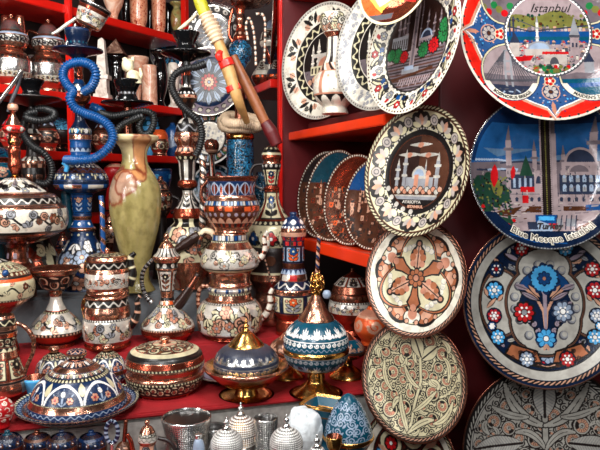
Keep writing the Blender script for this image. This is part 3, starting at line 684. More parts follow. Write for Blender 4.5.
def d_towerscene(p):
    p.put(p.rho >= 0, 'cream'); p.band(.955, 1.01, 'ivory'); p.beads(.965, 90, .014, 'dcopper', .012); p.band(.66, .95, 'ivory')
    q = p.polar(9); 
    for s_ in (-1, 1): q.leaf(0, .68, s_ * .2, .92, .07, 'black'); q.leaf(0, .69, s_ * .18, .9, .05, 'cream', .01)
    for s_ in (-1, 1): q.stroke([(s_ * .02, .7), (s_ * .12, .82), (s_ * .22, .88)], .018, 'black'); q.spiral(s_ * .13, .74, .045, 0, s_, 'black', .013)
    q.flower(0, .86, .058, 6, 'red', 'white', 'black', 0, .012); q.leaf(-.1, .72, -.02, .78, .04, 'blue'); q.leaf(.1, .72, .02, .78, .04, 'navy')
    p.polar(9, .5).flower(0, .78, .06, 6, 'grey', 'cream', 'black', 0, .012); p.polar(9, .5).leaf(0, .9, .06, .83, .03, 'red')
    p.beads(.68, 70, .016, 'tin', .012); p.band(.0, .655, 'soot'); p.wavering(.66, .008, 40, .012, 'black')
    ok = p.ok; p.ok = ok & (p.rho < .64)
    p.rect(-1, -.05, 1, 1, 'dbrown'); p.rect(-1, -.7, 1, -.05, 'dusk')
    for j in range(13): p.rect(-.6, -.12 - .045 * j, .6, -.1 - .045 * j, 'soot' if j % 2 else 'brown')
    p.poly([(-.6, -.1), (.6, .02), (.6, -.06), (-.6, -.2)], 'sand')
    for x, y1, w in ((-.42, .5, .025), (-.32, .5, .025), (-.24, .6, .022), (.2, .5, .02), (.34, .42, .02), (.46, .46, .02), (.06, .7, .012)): minaret(p, x, -.02, y1, w, 'dusk', 'sand')
    p.rect(-.1, -.28, .0, .75, 'sand'); p.rect(-.075, -.28, -.025, .75, 'dusk'); p.rect(-.56, -.02, -.2, .2, 'grey'); p.rect(.06, -.05, .34, .1, 'sand'); dome(p, .2, .1, .12, .12, 'pale'); dome(p, .2, .1, .09, .09, 'slate')
    for j in range(7): p.rect(.07 + j * .035, -.03, .085 + j * .035, .06, 'slate'); p.rect(-.54 + j * .05, 0, -.515 + j * .05, .15, 'dbrown')
    for x, y, r, k in ((-.4, -.08, .11, 'green'), (-.24, -.12, .09, 'red'), (.17, -.08, .11, 'green'), (.38, -.05, .11, 'red'), (.57, .08, .13, 'green'), (.55, .2, .1, 'green'), (-.55, -.05, .09, 'green')): p.flower(x, y, r, 11, k, k, 'black', x)
    p.rect(-.25, -.38, .12, -.3, 'grey'); p.rect(-.2, -.33, 0, -.27, 'pale'); p.stroke([(-.5, -.45), (.4, -.36)], .02, 'brown')
    for j in range(14): p.stroke([(-.3 + .05 * j, -.52 - .02 * (j % 3)), (-.27 + .05 * j, -.46)], .012, 'sand')
    p.ok = ok
def d_brownmosque(p):
    p.put(p.rho >= 0, 'cream'); p.band(.92, 1.01, 'brown'); p.rope(.94, .992, 84, 'dbrown', 'cream', .9, .6); p.band(.915, .935, 'brown')
    for n_, off, kind in ((10, 0, 0), (10, .5, 1)):
        q = p.polar(n_, off)
        if kind == 0:
            for a in (-1.25, -.65, 0, .65, 1.25): q.disc(.13 * math.sin(a) * 1.15, .71 + .14 * math.cos(a), .078, 'black')
            q.disc(0, .73, .13, 'black')
            for a, k in ((-1.25, 'cream'), (-.65, 'greybeige'), (0, 'rose'), (.65, 'greybeige'), (1.25, 'cream')): q.leaf(.02 * math.sin(a), .69 + .02 * math.cos(a), .175 * math.sin(a) * 1.1, .69 + .185 * math.cos(a), .042, k, .01)
        else: q.disc(0, .8, .085, 'soot'); q.disc(0, .8, .072, 'greybeige', .006); q.ring(0, .8, .03, .045, 'dgrey'); q.leaf(-.05, .69, .05, .69, .03, 'black')
    p.beads(.665, 76, .013, 'tin', .012); p.band(.0, .65, 'black'); p.beads(.6, 3, .0, 'tin')
    p.put((p.rho < .57) & (p.rho > .555), 'dcopper'); p.disc(0, 0, .555, 'brown')
    ok = p.ok; p.ok = ok & (p.rho < .55)
    p.rect(-.6, -.3, 0, .6, 'dbrown'); p.rect(.1, -.2, .6, .55, 'brown')
    for x, y0 in ((0, .42), (-.2, .27), (.16, .26)):
        p.leaf(x - .22, y0, x + .22, y0, .03, 'tin'); p.leaf(x - .06, y0 - .02, x + .06, y0 + .01, .04, 'peach')
    for x, y1, w in ((-.4, .22, .03), (-.26, .36, .032), (.36, .3, .035), (.14, .2, .014)): minaret(p, x, -.3, y1, w, 'grey', 'tin')
    p.rect(-.22, -.25, .3, -.08, 'grey'); dome(p, .02, -.06, .13, .15, 'tin'); dome(p, .02, -.06, .1, .11, 'pale'); p.rect(-.1, -.1, .16, -.06, 'tin'); p.rect(-.06, -.24, .02, -.04, 'peach'); p.rect(.16, -.24, .22, -.04, 'rose'); dome(p, .2, -.05, .05, .07, 'peach')
    rd = random.Random(2)
    for j in range(16): x = -.46 + .06 * j; p.disc(x, -.3 + .04 * (j % 2), .05, 'soot'); p.disc(x, -.3 + .04 * (j % 2), .038, ['rose', 'peach', 'tin'][j % 3], .01)
    p.rect(-.5, -.42, .4, -.36, 'grey'); p.rect(-.5, -.37, .4, -.35, 'tin'); p.rect(-.5, -.55, .5, -.42, 'black')
    p.ok = ok
    for a in (205, 220, 235, 250, 265): x, y = .61 * math.cos(math.radians(a)), .61 * math.sin(math.radians(a)); p.disc(x, y, .04, 'tin')
def d_trefoil(p):
    p.put(p.rho >= 0, 'ivory'); p.band(.9, .98, 'dbrown'); p.rope(.912, .96, 74, 'soot', 'rose', 1.2, .5); p.band(.975, 1.01, 'dcopper'); p.band(.78, .905, 'ivory'); p.band(.765, .785, 'soot')
    q = p.polar(3, .75)
    p.band(.0, .77, 'cream')
    q = p.polar(3, .25)                                             # copper scrolls in the three outer corners
    for s_ in (-1, 1):
        q.ell(s_ * .27, .6, .235, .175, -s_ * .5, 'black'); q.ell(s_ * .27, .6, .18, .12, -s_ * .5, 'terra', .01); q.ell(s_ * .27, .59, .11, .07, -s_ * .5, 'rose', .012)
        q.disc(s_ * .08, .66, .1, 'black'); q.disc(s_ * .08, .66, .075, 'ivory', .012)
    for a in (-.6, -.3, 0, .3, .6): q.disc(.1 * math.sin(a * 3), .64 + .07 * math.cos(a * 3), .05, 'ivory', .012)
    q.ell(0, .6, .09, .1, 0, 'peach', .01)
    for j in range(8): a = -.9 + j * .26; q.disc(.74 * math.sin(a), .74 * math.cos(a), .05, 'black'); q.disc(.74 * math.sin(a), .74 * math.cos(a), .035, 'rose', .01)
    # trefoil outline
    t = np.linspace(0, 2 * PI, 90); rr = .6 + .15 * np.cos(3 * (t - PI / 2))
    pts = np.stack([rr * np.cos(t), rr * np.sin(t)], 1); p.poly(pts * 1.06, 'black'); p.poly(pts * 1.02, 'terra', .012); p.poly(pts * .985, 'black'); p.poly(pts * .95, 'cream')
    q = p.polar(3, .75)
    for j in range(7): a = -.5 + j * .17; q.disc(.53 * math.sin(a), .53 * math.cos(a), .05, 'grey'); q.disc(.53 * math.sin(a) + .006, .53 * math.cos(a), .044, 'ivory')
    # three big buds
    q = p.polar(3, .75 + .0)
    q.ell(0, .35, .155, .2, 0, 'black'); q.disc(0, .58, .07, 'black'); q.leaf(0, .1, 0, .62, .12, 'black'); q.leaf(0, .12, 0, .58, .075, 'rose', .014, 'black')
    for s_ in (-1, 1): q.disc(s_ * .1, .35, .06, 'terra', .014); q.disc(s_ * .09, .24, .055, 'peach', .014); q.disc(s_ * .06, .44, .045, 'terra', .014)
    q.disc(0, .58, .05, 'black'); q.disc(0, .58, .036, 'peach', .014)
    q = p.polar(3, .25)
    q.poly([(-.05, .1), (.05, .1), (.09, .3), (.15, .42), (.05, .56), (-.05, .56), (-.15, .42), (-.09, .3)], 'black'); q.poly([(-.03, .1), (.03, .1), (.06, .3), (.11, .42), (.03, .52), (-.03, .52), (-.11, .42), (-.06, .3)], 'terra', .012)
    q.disc(0, .5, .06, 'peach', .014)
    p.flower(0, 0, .15, 8, 'terra', 'peach', 'black', 0, .014); p.disc(0, 0, .06, 'peach', .016); p.ring(0, 0, .055, .07, 'black')
def d_creamscroll(p):
    p.put(p.rho >= 0, 'cream'); p.band(.9, .98, 'dbrown'); p.rope(.912, .96, 76, 'soot', 'rose', 1.2, .5); p.band(.975, 1.01, 'dcopper'); p.band(.0, .895, 'soot'); p.band(0, .88, 'cream')
    for j in range(200): a = j * 2.399; r = .86 * math.sqrt((j + .5) / 200); p.spiral(r * math.cos(a), r * math.sin(a), .06, a, 1, 'soot', .009, 1.5)
    scrollfill(p, .875, 75, 11, .085, .15)
    stem(p, [(.02, -.85), (.05, -.4), (.13, 0), (.08, .35), (.1, .5)], .022, 'cream', 'soot')
    for a, b, w in (((.1, .35), (.38, .62), .1), ((.1, .38), (-.1, .76), .11)): bigleaf(p, a, b, w, 'cream', 'soot')
    for a, b, c, w in (((.02, -.85), (-.2, -.6), (-.22, -.3), .04), ((.02, -.85), (.2, -.6), (.42, -.55), .045), ((.05, -.5), (.25, -.35), (.42, -.1), .035), ((.1, -.1), (-.1, -.05), (-.2, .2), .035), ((-.4, -.25), (-.62, -.1), (-.6, .2), .035), ((.45, -.6), (.7, -.5), (.74, -.2), .04), ((-.25, .7), (-.45, .7), (-.5, .45), .035), ((.5, .45), (.66, .4), (.62, .1), .035)): acan(p, a, b, c, w, 'cream', 'soot')
def d_redblue(p):
    p.put(p.rho >= 0, 'ivory'); p.band(.9, .98, 'black'); p.rope(.912, .96, 76, 'black', 'cream', 1.2, .5); p.band(.975, 1.01, 'dcopper'); p.band(.0, .78, 'dcopper'); p.band(.765, .785, 'black')
    q = p.polar(6); q.ell(0, .5, .24, .25, 0, 'black'); q.ell(0, .5, .215, .225, 0, 'cream'); q.disc(0, .5, .15, 'black'); q.flower(0, .5, .12, 8, 'red', 'white', 'black', 0, .014)
    q = p.polar(6, .5); q.disc(0, .62, .14, 'black'); q.flower(0, .62, .11, 8, 'sky', 'white', 'navy', 0, .014); q.leaf(-.16, .7, -.05, .45, .05, 'rose', .01); q.leaf(.16, .7, .05, .45, .05, 'rose', .01)
    p.disc(0, 0, .27, 'black'); p.flower(0, 0, .24, 10, 'cream', 'red', 'black', 0, .012)
def d_smallgold(p):
    p.put(p.rho >= 0, 'lemon'); p.band(.93, 1.01, 'cream'); p.beads(.965, 60, .016, 'dcopper')
    p.poly([(-1, .1), (-.5, -.5), (-.2, -.75), (-.9, -.9)], 'orange'); p.poly([(-.3, -.6), (.0, -.3), (.2, -.5), (.6, -.2), (.9, -.4), (.5, -.95), (-.4, -.95)], 'rcopper'); p.rect(-.6, -.85, .0, -.7, 'dgrey'); p.poly([(.1, -.4), (.4, -.1), (.9, -.2), (.6, -.6)], 'red'); p.poly([(-.8, 0), (-.2, .1), (.3, -.2), (-.4, -.5)], 'cream'); p.band(.93, 1.01, 'cream')
def d_blackring(p, white=False):
    p.put(p.rho >= 0, 'ivory'); p.band(.94, 1.01, 'tin'); p.beads(.965, 100, .016, 'black'); p.band(.7, .93, 'ivory')
    rd = random.Random(8 + white)
    if not white:
        q = p.polar(8)
        for s_ in (-1, 1): q.leaf(s_ * .03, .74, s_ * .16, .9, .04, 'black'); q.leaf(s_ * .2, .8, s_ * .1, .72, .05, 'rose', .01, 'black')
        q.spiral(0, .85, .05, 0, 1, 'black', .013)
    else:
        for j in range(130):
            a, r = rd.uniform(0, 6.28), rd.uniform(.72, .92); p.spiral(r * math.cos(a), r * math.sin(a), .035, a, 1, 'grey', .009)
    p.band(.53, .7, 'black'); p.wavering(.615, .045, 22, .017, 'cream', .012); p.beads(.65, 22, .022, 'cream', .01, .25 if 1 else 0); p.beads(.58, 22, .022, 'cream', .01, .75)
    p.band(.0, .53, 'ivory')
    ok = p.ok; p.ok = ok & (p.rho < .515); p.rect(-1, -1, 1, 1, 'black'); p.rect(-1, -1, 1, -.12, 'dusk')
    for x, y1, w in ((-.3, .35, .025), (-.16, .42, .03), (.08, .4, .03), (.3, .3, .025)): minaret(p, x, -.2, y1, w, 'tin', 'ivory')
    p.rect(-.3, .1, .3, .16, 'tin'); dome(p, 0, -.06, .2, .2, 'tin'); dome(p, 0, -.06, .16, .16, 'peach'); p.rect(-.34, -.2, .34, -.05, 'cream')
    for j in range(8): p.rect(-.32 + j * .085, -.18, -.28 + j * .085, -.08, 'soot')
    for j in range(14): p.disc(rd.uniform(-.4, .4), rd.uniform(-.45, -.25), .05, ['rose', 'soot', 'cream'][j % 3])
    p.ok = ok
def d_whitering(p): d_blackring(p, True)
def d_star(p, a='pale', b='navy', c='red'):
    p.put(p.rho >= 0, 'soot'); p.band(.95, 1.01, 'tin'); p.band(.72, .94, 'mauve'); q = p.polar(22); q.disc(0, .84, .08, 'black'); q.spiral(0, .84, .055, 0, 1, 'ivory', .018)
    p.band(0, .72, b)
    for n_, off, k, L, w in ((12, .5, a, .72, .12), (12, 0, 'slate', .62, .06)):
        q = p.polar(n_, off); q.leaf(0, .1, 0, L, w, 'black'); q.leaf(0, .12, 0, L - .04, w * .7, k, .01, 'dteal')
    p.disc(0, 0, .27, 'black'); p.flower(0, 0, .25, 12, c, 'peach', 'black'); p.flower(0, 0, .14, 10, 'rose', 'pale', 'black', 0, .012)
def d_whitefloral(p):
    p.put(p.rho >= 0, 'ivory'); p.band(.93, 1.01, 'white'); p.band(.58, .92, 'black'); q = p.polar(16); q.flower(0, .76, .09, 6, 'rose', 'white', 'black'); q.leaf(.1, .62, .16, .88, .04, 'pale', .01); q.leaf(-.1, .9, -.14, .64, .03, 'green')
    p.band(.55, .6, 'tin'); p.band(0, .55, 'ivory'); rd = random.Random(3)
    for j in range(40): a, r = rd.uniform(0, 6.28), .5 * math.sqrt(rd.random()); p.spiral(r * math.cos(a), r * math.sin(a), .05, a, 1, 'grey', .012)
def d_silverring(p):
    p.put(p.rho >= 0, 'tin'); p.band(.95, 1.01, 'silver'); p.band(.74, .93, 'soot'); q = p.polar(16); q.ell(0, .84, .1, .07, 0, 'tin'); q.disc(0, .84, .035, 'black'); p.band(.7, .745, 'black')
    p.band(0, .7, 'silver'); q = p.polar(14); q.leaf(0, .2, 0, .62, .05, 'grey', .01)
def d_tealrim(p):
    p.put(p.rho >= 0, 'teal'); p.band(.93, 1.01, 'white'); p.band(.78, .93, 'dteal'); q = p.polar(18); q.disc(0, .86, .05, 'pale'); p.band(.0, .76, 'pale'); p.polar(8).flower(0, .5, .17, 7, 'red', 'cream', 'black'); p.disc(0, 0, .25, 'teal')
def d_copperscene(k0, k1, k2):
    def f(p):
        p.put(p.rho >= 0, k0); p.band(.94, 1.01, 'dcopper'); p.beads(.965, 78, .022, 'ivory', .02); p.put((p.rho < .93) & (p.y > .28), k1)
        rd = random.Random(len(k0) + len(k2)); ok = p.ok; p.ok = ok & (p.rho < .92) & (p.y < .45)
        for j in range(190):
            x, y = rd.uniform(-.9, .9), rd.uniform(-.9, .25); w, h = rd.uniform(.03, .1), rd.uniform(.03, .12)
            p.rect(x, y, x + w, y + h, [k2, 'dcopper', 'rose', 'soot'][j % 4], .01); p.rect(x + w * .3, y + h * .2, x + w * .6, y + h * .7, 'soot')
        for x in (-.6, -.3, .25, .55): minaret(p, x, -.2, rd.uniform(.25, .42), .03, 'rose', 'copper')
        dome(p, 0, .1, .25, .2, 'copper'); dome(p, .4, 0, .15, .14, 'rose'); p.ok = ok
    return f
# ================================================================== the hanging plates
GP = 'plates hanging in overlapping columns on the right'
r1 = Plate('hanging_plate', 'red rimmed souvenir plate with round city views and blue ogees', 'decorative plate', 548, 34, 1.08, 89, 0, 9, d_istanbul, depth=.13, well=.5, nr=170, ns=620, group=GP, relief=.02)
r1.letters('Istanbul', .14, .02, .29, 'black', shear=.4, fat=-.001, name='script_lettering')
r1.letters('BOSPHORUS BRIDGE', .05, 0, 0, 'black', arc=.305, fat=.001, ctr=(-.438, -.438)); r1.letters("MAIDEN'S TOWER", .052, 0, 0, 'black', arc=.305, fat=.001, ctr=(.438, -.438))
r2 = Plate('hanging_plate', 'dark blue glossy plate printed with a grey mosque, lettered Blue Mosque Istanbul', 'decorative plate', 545, 172, 1.085, 78, 0, 9, d_mosque, depth=.13, well=.6, nr=170, ns=560, group=GP)
r2.letters('Blue Mosque Istanbul', .12, 3, 0, 'ivory', arc=.87, fat=.009, spacing=1.06, name='lettering_outline', lift=.001); r2.letters('Blue Mosque Istanbul', .12, 3, 0, 'dbrown', arc=.87, fat=-.001, spacing=1.06, lift=.008)
r2.letters('Turkey', .11, .02, -.7, 'soot', shear=.35, fat=.004, name='script_lettering')
r3 = Plate('hanging_plate', 'grey and navy enamel plate with a bouquet of blue, red and grey flowers', 'decorative plate', 545, 303, 1.09, 85, 0, 9, d_floral, depth=.09, well=.6, nr=180, ns=620, group=GP)
r4 = Plate('hanging_plate', 'silver grey plate engraved with ribbed leaves and scrolls, lowest on the right', 'decorative plate', 546, 450, 1.095, 88, 0, 9, d_greyleaf, depth=.09, well=.6, nr=180, ns=620, group=GP)
l0 = Plate('hanging_plate', 'yellow and red painted small plate cut off by the top of the photo', 'decorative plate', 397, -18, 1.08, 44, 44, 9, d_smallgold, nr=70, ns=220, group=GP)
l1 = Plate('hanging_plate', 'cream rimmed plate with a dark tower scene of green and red trees', 'decorative plate', 416, 46, 1.11, 69, 60, 9, d_towerscene, depth=.12, nr=150, ns=500, group=GP)
l2 = Plate('hanging_plate', 'cream plate with flower rim and brown mosque picture under flying birds', 'decorative plate', 418, 172, 1.115, 66, 50, 9, d_brownmosque, depth=.12, nr=150, ns=520, group=GP)
l2.letters('AYASOFYA', .065, -.06, -.46, 'tin', fat=.002, xs=1.1)
l2.letters('ISTANBUL', .055, .02, -.53, 'rose', fat=.003, xs=1.2)
l3 = Plate('hanging_plate', 'cream enamel plate with copper three-lobed flower design', 'decorative plate', 416, 278, 1.115, 60, 44, 9, d_trefoil, depth=.09, well=.6, nr=150, ns=500, group=GP)
l4 = Plate('hanging_plate', 'cream plate engraved all over with curling scrolls and leaves', 'decorative plate', 414, 380, 1.115, 62, 42, 9, d_creamscroll, depth=.09, well=.6, nr=160, ns=520, group=GP)
l5 = Plate('hanging_plate', 'plate of red and blue flowers mostly hidden behind the scrolled cream plate', 'decorative plate', 410, 464, 1.118, 58, 42, 9, d_redblue, depth=.09, well=.6, nr=110, ns=400, group=GP)
for pl in (r1, r2, r3, r4, l0, l1, l2, l3, l4, l5):        # each plate's own wire loop to the panel behind
    R = pl.R; y0 = .0035
    tube('hanging_wire', [(-R * .12, y0 - R * pl.depth * .6, R * .93), (-R * .05, .02, R * 1.0), (0, .05, R * 1.06), (R * .05, .02, R * 1.0), (R * .12, y0 - R * pl.depth * .6, R * .93)], [.0007] * 5, 'soot', parent=pl.o, ns=6, q=.006)
# plates standing on the right-hand shelves
GS = 'plates leaning on the right-hand shelves'
Plate('standing_plate', 'white plate with a black beaded ring and mosque scene, standing on the upper shelf', 'decorative plate', 325, 62, 1.53, 57, 46, 4, d_blackring, depth=.1, nr=130, ns=420, group=GS)
Plate('standing_plate', 'bright white plate with a black wavy ring, partly behind the tower scene plate', 'decorative plate', 382, 48, 1.255, 62, 52, 4, d_whitering, depth=.1, nr=110, ns=420, group=GS)
SHZ = -.147
Plate('standing_plate', 'copper town scene plate with a dark sky, farthest left on the lower shelf', 'decorative plate', 327, 196, 1.56, 44, 55, 8, d_copperscene('brown', 'soot', 'dcopper'), nr=80, ns=300, group=GS, zbot=SHZ)
Plate('standing_plate', 'reddish copper plate with a dark blue upper half, second on the lower shelf', 'decorative plate', 337, 197, 1.49, 46, 55, 8, d_copperscene('brown', 'dteal', 'rcopper'), nr=80, ns=300, group=GS, zbot=SHZ)
Plate('standing_plate', 'orange copper plate with white beaded edge on the lower shelf', 'decorative plate', 356, 200, 1.395, 46, 55, 8, d_copperscene('copper', 'rcopper', 'orange'), nr=80, ns=300, group=GS, zbot=SHZ)
Plate('standing_plate', 'deep blue plate with silver beaded edge beside the orange copper plate', 'decorative plate', 378, 203, 1.305, 47, 55, 8, d_copperscene('brown', 'blue', 'soot'), nr=80, ns=300, group=GS, zbot=SHZ)
# ================================================================== the stall itself
EYE = CAMZ
struct(boxm('floor', (0, 1.4, -.02), (4.4, 4.6, .04), M['floor']))
struct(boxm('wall_back', (0, 2.36, 1.3), (4.4, .05, 2.6), M['wall']))
struct(boxm('wall_left', (-1.75, 1.4, 1.3), (.05, 4.6, 2.6), M['wall']))
struct(boxm('wall_right', (1.75, 1.4, 1.3), (.05, 4.6, 2.6), M['wall']))
# stepped stand under a red cloth: front turned 17 degrees, right end farther back
ST = math.radians(17); e_ = Vector((math.cos(ST), math.sin(ST), 0)); n_ = Vector((-math.sin(ST), math.cos(ST), 0))
TB, TC, TD, T0 = -.408, -.356, -.26, -.47
SB, SCc, SD = 1.125, 1.37, 1.49
GSt = 'cloth covered display steps'
def step_thing(s_, label):
    e = empty('display_step', n_ * s_, ST); meta(e, label, 'display step', GSt); return e
def step(par, name, s0, s1, u0, u1, ztop, mat, thick=None, bev=.006, label=None):
    zt = EYE + ztop; zb = 0 if thick is None else zt - thick
    c = e_ * ((u0 + u1) / 2) + n_ * ((s0 + s1) / 2); c.z = (zt + zb) / 2
    loc = Matrix.Rotation(-ST, 3, 'Z') @ (c - par.location)
    o = boxm(name, loc, (u1 - u0, s1 - s0, zt - zb), mat, par, 0, bev)
    if label: o['label'] = label
    return o
q_ = step_thing(SB, 'middle display step under red cloth, carrying the blue lidded dish and gold bowls')
step(q_, 'red_cloth_top', SB, SCc, -.42, .52, TB, M['cloth'], .01, .003); step(q_, 'riser', SB + .006, SCc, -.415, .515, TB - .011, M['silvercloth'], label='grey front of the step')
q_ = step_thing(SCc, 'upper display step under red cloth, carrying the row of copper pots')
step(q_, 'red_cloth_top', SCc + .001, SD, -.5, .285, TC, M['cloth']); step(q_, 'red_cloth_top', SCc + .001, SD + .09, .286, .66, TC, M['cloth'])
q_ = step_thing(SD, 'highest grey covered step at the back, under the onyx vase and water pipes')
step(q_, 'grey_cloth_top', SD + .001, SD + .36, -.42, .285, TD, M['greycloth']); step(q_, 'grey_cloth_top', SD + .091, SD + .3, .286, .46, TD, M['greycloth'])
q_ = step_thing(.86, 'lowest front step, mostly hidden by the silver cups and tray')
step(q_, 'red_cloth_top', .86, SB - .001, -.32, .335, T0 - .006, M['cloth'])
# left shelf unit, boards running from the near left to the far right
LD = Vector((math.sin(math.radians(31.4)), math.cos(math.radians(31.4)), 0)); LN = Vector((-LD.y, LD.x, 0))
L0 = Vector((-.3856, 2.16, 0))
def Lpt(px):                       # where the sight line of column px meets the shelf front
    Y = 1.705 / (.611 + (300 - px) / F); return Vector(((px - 300) / F * Y, Y, 0))
lang = math.atan2(LD.y, LD.x)
lsu = empty('shelf_unit', Vector((-.3856, 2.16, 0)), lang); meta(lsu, 'red painted shelf unit on the left holding stone vases and copper pots', 'shelf unit')
def lboard(name, px0, px1, z, dep, mat, th=.022):
    a, b = Lpt(px0), Lpt(px1); c = (a + b) / 2 + LN * (dep / 2); L = (b - a).length
    loc = Matrix.Rotation(-lang, 3, 'Z') @ (Vector((c.x, c.y, EYE + z - th / 2)) - lsu.location)
    return boxm(name, loc, (L, dep, th), mat, lsu)
S1z, S2z, S3z = .463, .23, .071
for z in (S1z, S2z, S3z, -.108): lboard('shelf_board', -30, 186, z, .16, M['lacquer'])
lboard('back_panel', -30, 186, .9, .01, M['dark'], 1.02).location.y += .165
for px, dn in ((73, .26), (187, 1.34)): lboard('post', px - 2.2, px + 1.6, .8, .02, M['lacquer'], .8 + dn).location.y -= .012
# right shelf unit, boards running from the near right to the far left
RD = Vector((-.3487, .9372, 0)); RN = Vector((RD.y, -RD.x, 0)); R0 = Vector((.166, 1.135, 0)); rang = math.atan2(RD.y, RD.x)
rsu = empty('shelf_unit', Vector((.166, 1.135, 0)), rang); meta(rsu, 'orange red shelf unit on the right holding leaning plates', 'shelf unit')
def rboard(name, t0, t1, z, d0, d1, mat, th=.022):
    loc = Vector(((t0 + t1) / 2, -(d0 + d1) / 2, EYE + z - th / 2)); return boxm(name, loc, (t1 - t0, d1 - d0, th), mat, rsu)
rboard('shelf_board', .04, .56, .116, .0, .26, M['orange_lacquer'], .02); rboard('shelf_board', .06, .47, -.147, .0, .26, M['orange_lacquer'], .026)
rboard('shelf_board', .0, .56, .47, .0, .26, M['lacquer'])
rboard('plate_rail', .05, .5, .136, .03, .24, M['maroon'], .02)
rboard('back_panel', -.0, .56, .6, .262, .272, M['maroon'], 1.3)
rboard('side_panel', .562, .576, .6, -.012, .27, M['maroon'], .78)
rboard('post', .575, .592, .7, -.02, .0, M['lacquer'], .9)
# farther shelf behind it
fsu = empty('wall_shelf', at(268, 85, 1.86)); meta(fsu, 'short red wall shelf at the back, behind the tan hose handles', 'shelf')
boxm('shelf_board', (.0426, .04, -.012), (.28, .17, .022), M['lacquer'], fsu, rang)
boxm('shelf_board', (.0426, .04, .31), (.28, .17, .022), M['lacquer'], fsu, rang)
boxm('back_panel', (.0426 + .092 * .937, .04 + .092 * .349, .1), (.28, .012, .62), M['maroon'], fsu, rang)
# panel carrying the right-hand plates
pan = struct(boxm('wall_panel', (.60, 1.215, 1.35), (.68, .018, 1.3), M['maroon']))
pan.name = 'trim_1'
# ================================================================== copperware on the middle step
G1 = 'lidded serving dishes on the middle step'
t = Thing('lidded_dish', 'large blue lidded serving dish with white arches and peach flowers on a wide plate', 'serving dish', 78, 1.11, TB, group=G1)
t.lathe('plate', [(404.5, 48), (405, 50), (402.5, 53.5), (399.5, 60.5), (399.5, 60.5), (401, 61), (401, 61), (407, 52), (411.5, 44), (None, 42), (None, 0)], [('r', 49, 53, 'plain', 'copper'), ('r', 53, 57.5, 'wave', 'navy', dict(fg='pale')), ('r', 57.5, 61, 'beads', 'marine', dict(fg='cream', r=.4)), ('r', 61, 63, 'plain', 'copper')], 'copper', q=.55)
ld = t.lathe('lid', [(359, 8), (362, 14), (367, 22), (371.5, 27), (371.5, 27), (373, 30), (378, 36), (385, 41.5), (392, 45), (392, 45), (396, 46.5), (397, 47), (400, 48.5), (405, 49.5), (406, 49.5)],
        [(359, 364, 'flower', 'marine', dict(pet=('white', 'rose'), leaf='rose')), (364, 367.5, 'plain', 'copper'), (367.5, 371.5, 'flower', 'navy', dict(pet=('peach', 'white'))), (371.4, 374, 'beads', 'black', dict(fg='cream')), (374, 392, 'arch', 'navy', dict(n=7, fl=('peach', 'rose'), out='white')), (391.9, 393.2, 'beads', 'black', dict(fg='cream')), (393.2, 398.5, 'plain', 'copper'), (398.5, 404, 'wave', 'navy', dict(fg='pale', a=.2, t=.08)), (404, 407, 'plain', 'copper')], 'copper', q=.45)
t.lathe('knob', [(349.5, 0), (349.8, 7), (351.5, 9.5), (354, 10), (354, 10), (356, 9), (358, 7), (360, 8)], [(349, 352, 'wave', 'marine', dict(fg='rose', n=9)), (352, 354, 'plain', 'copper'), (354, 357, 'beads', 'black', dict(fg='cream')), (357, 361, 'plain', 'dcopper')], 'rose', par=ld)
for px, Y, lab, c in ((55, 1.245, 'small lidded dish in grey and copper behind the large blue dish, left one', 'slate'), (108, 1.255, 'small lidded dish with blue arches behind the large blue dish, right one', 'navy')):
    t = Thing('lidded_dish', lab, 'serving dish', px, Y, TB, group=G1); b = t.yb
    t.lathe('plate', [(b - 7, 16), (b - 9, 20), (b - 9, 20), (b - 8, 20.5), (b - 3, 17), (None, 15), (None, 0)], [('r', 17, 21, 'beads', 'marine', dict(fg='pale'))], 'copper', q=.8)
    ld = t.lathe('lid', [(b - 32, 5), (b - 29, 10), (b - 27, 12), (b - 27, 12), (b - 22, 16.5), (b - 15, 19), (b - 15, 19), (b - 7, 19.5)], [(b - 32, b - 27, 'scroll', 'black'), (b - 27, b - 15, 'arch', 'slate', dict(n=7, fill=c)), (b - 15, b - 11, 'plain', 'copper'), (b - 11, b - 7, 'wave', c)], 'copper', q=.7)
    t.lathe('knob', [(b - 38, 0), (b - 38, 4), (b - 36, 5.5), (b - 32, 4)], [], 'copper', q=.8, par=ld)
t = Thing('lidded_bowl', 'round copper bowl with cream scrolled lid and three feet, right of the blue dish', 'bowl', 165.5, 1.215, TB)
t.lathe('bowl', [(369, 36), (371, 39), (376, 39.5), (384, 36), (391, 29), (395, 22), (396.5, 0)], [(370, 373, 'plain', 'copper'), (373, 375.5, 'beads', 'black', dict(fg='cream')), (375.5, 385, 'scroll', 'soot', dict(fg='cream', ac='copper')), (385, 386.5, 'plain', 'black')], 'rcopper', q=.5)
ld = t.lathe('lid', [(342.5, 4), (343.5, 14), (346, 26), (349.5, 34), (349.5, 34), (352, 36.5), (355, 38), (355, 38), (360, 39.5), (360, 39.5), (364, 39.5), (368, 37.5), (371, 37.5)], [('r', 0, 6, 'plain', 'copper'), ('r', 6, 12, 'multi', 'rose', dict(fgs=('cream', 'rose'))), ('r', 12, 29, 'scroll', 'copper', dict(n=6, ac='peach')), ('r', 29, 34.2, 'plain', 'cream'), (349.6, 354.5, 'plain', 'black'), (355, 359.8, 'plain', 'rcopper'), (359.9, 362.5, 'beads', 'black', dict(fg='cream')), (362.5, 368, 'plain', 'copper')], 'copper', q=.45)
t.lathe('knob', [(337, 0), (337, 4), (339, 5), (342, 3.5), (344, 5)], [], 'copper', par=ld)
for a in (-.9, .9, PI): t.tube('foot', [(165 + 24 * math.sin(a), 392, -.045 * math.cos(a)), (165 + 27 * math.sin(a), 396, -.05 * math.cos(a)), (165 + 28 * math.sin(a), t.yb, -.052 * math.cos(a))], [4, 3.2, 2.6], 'rcopper')
G2 = 'footed gold bowls on the middle step'
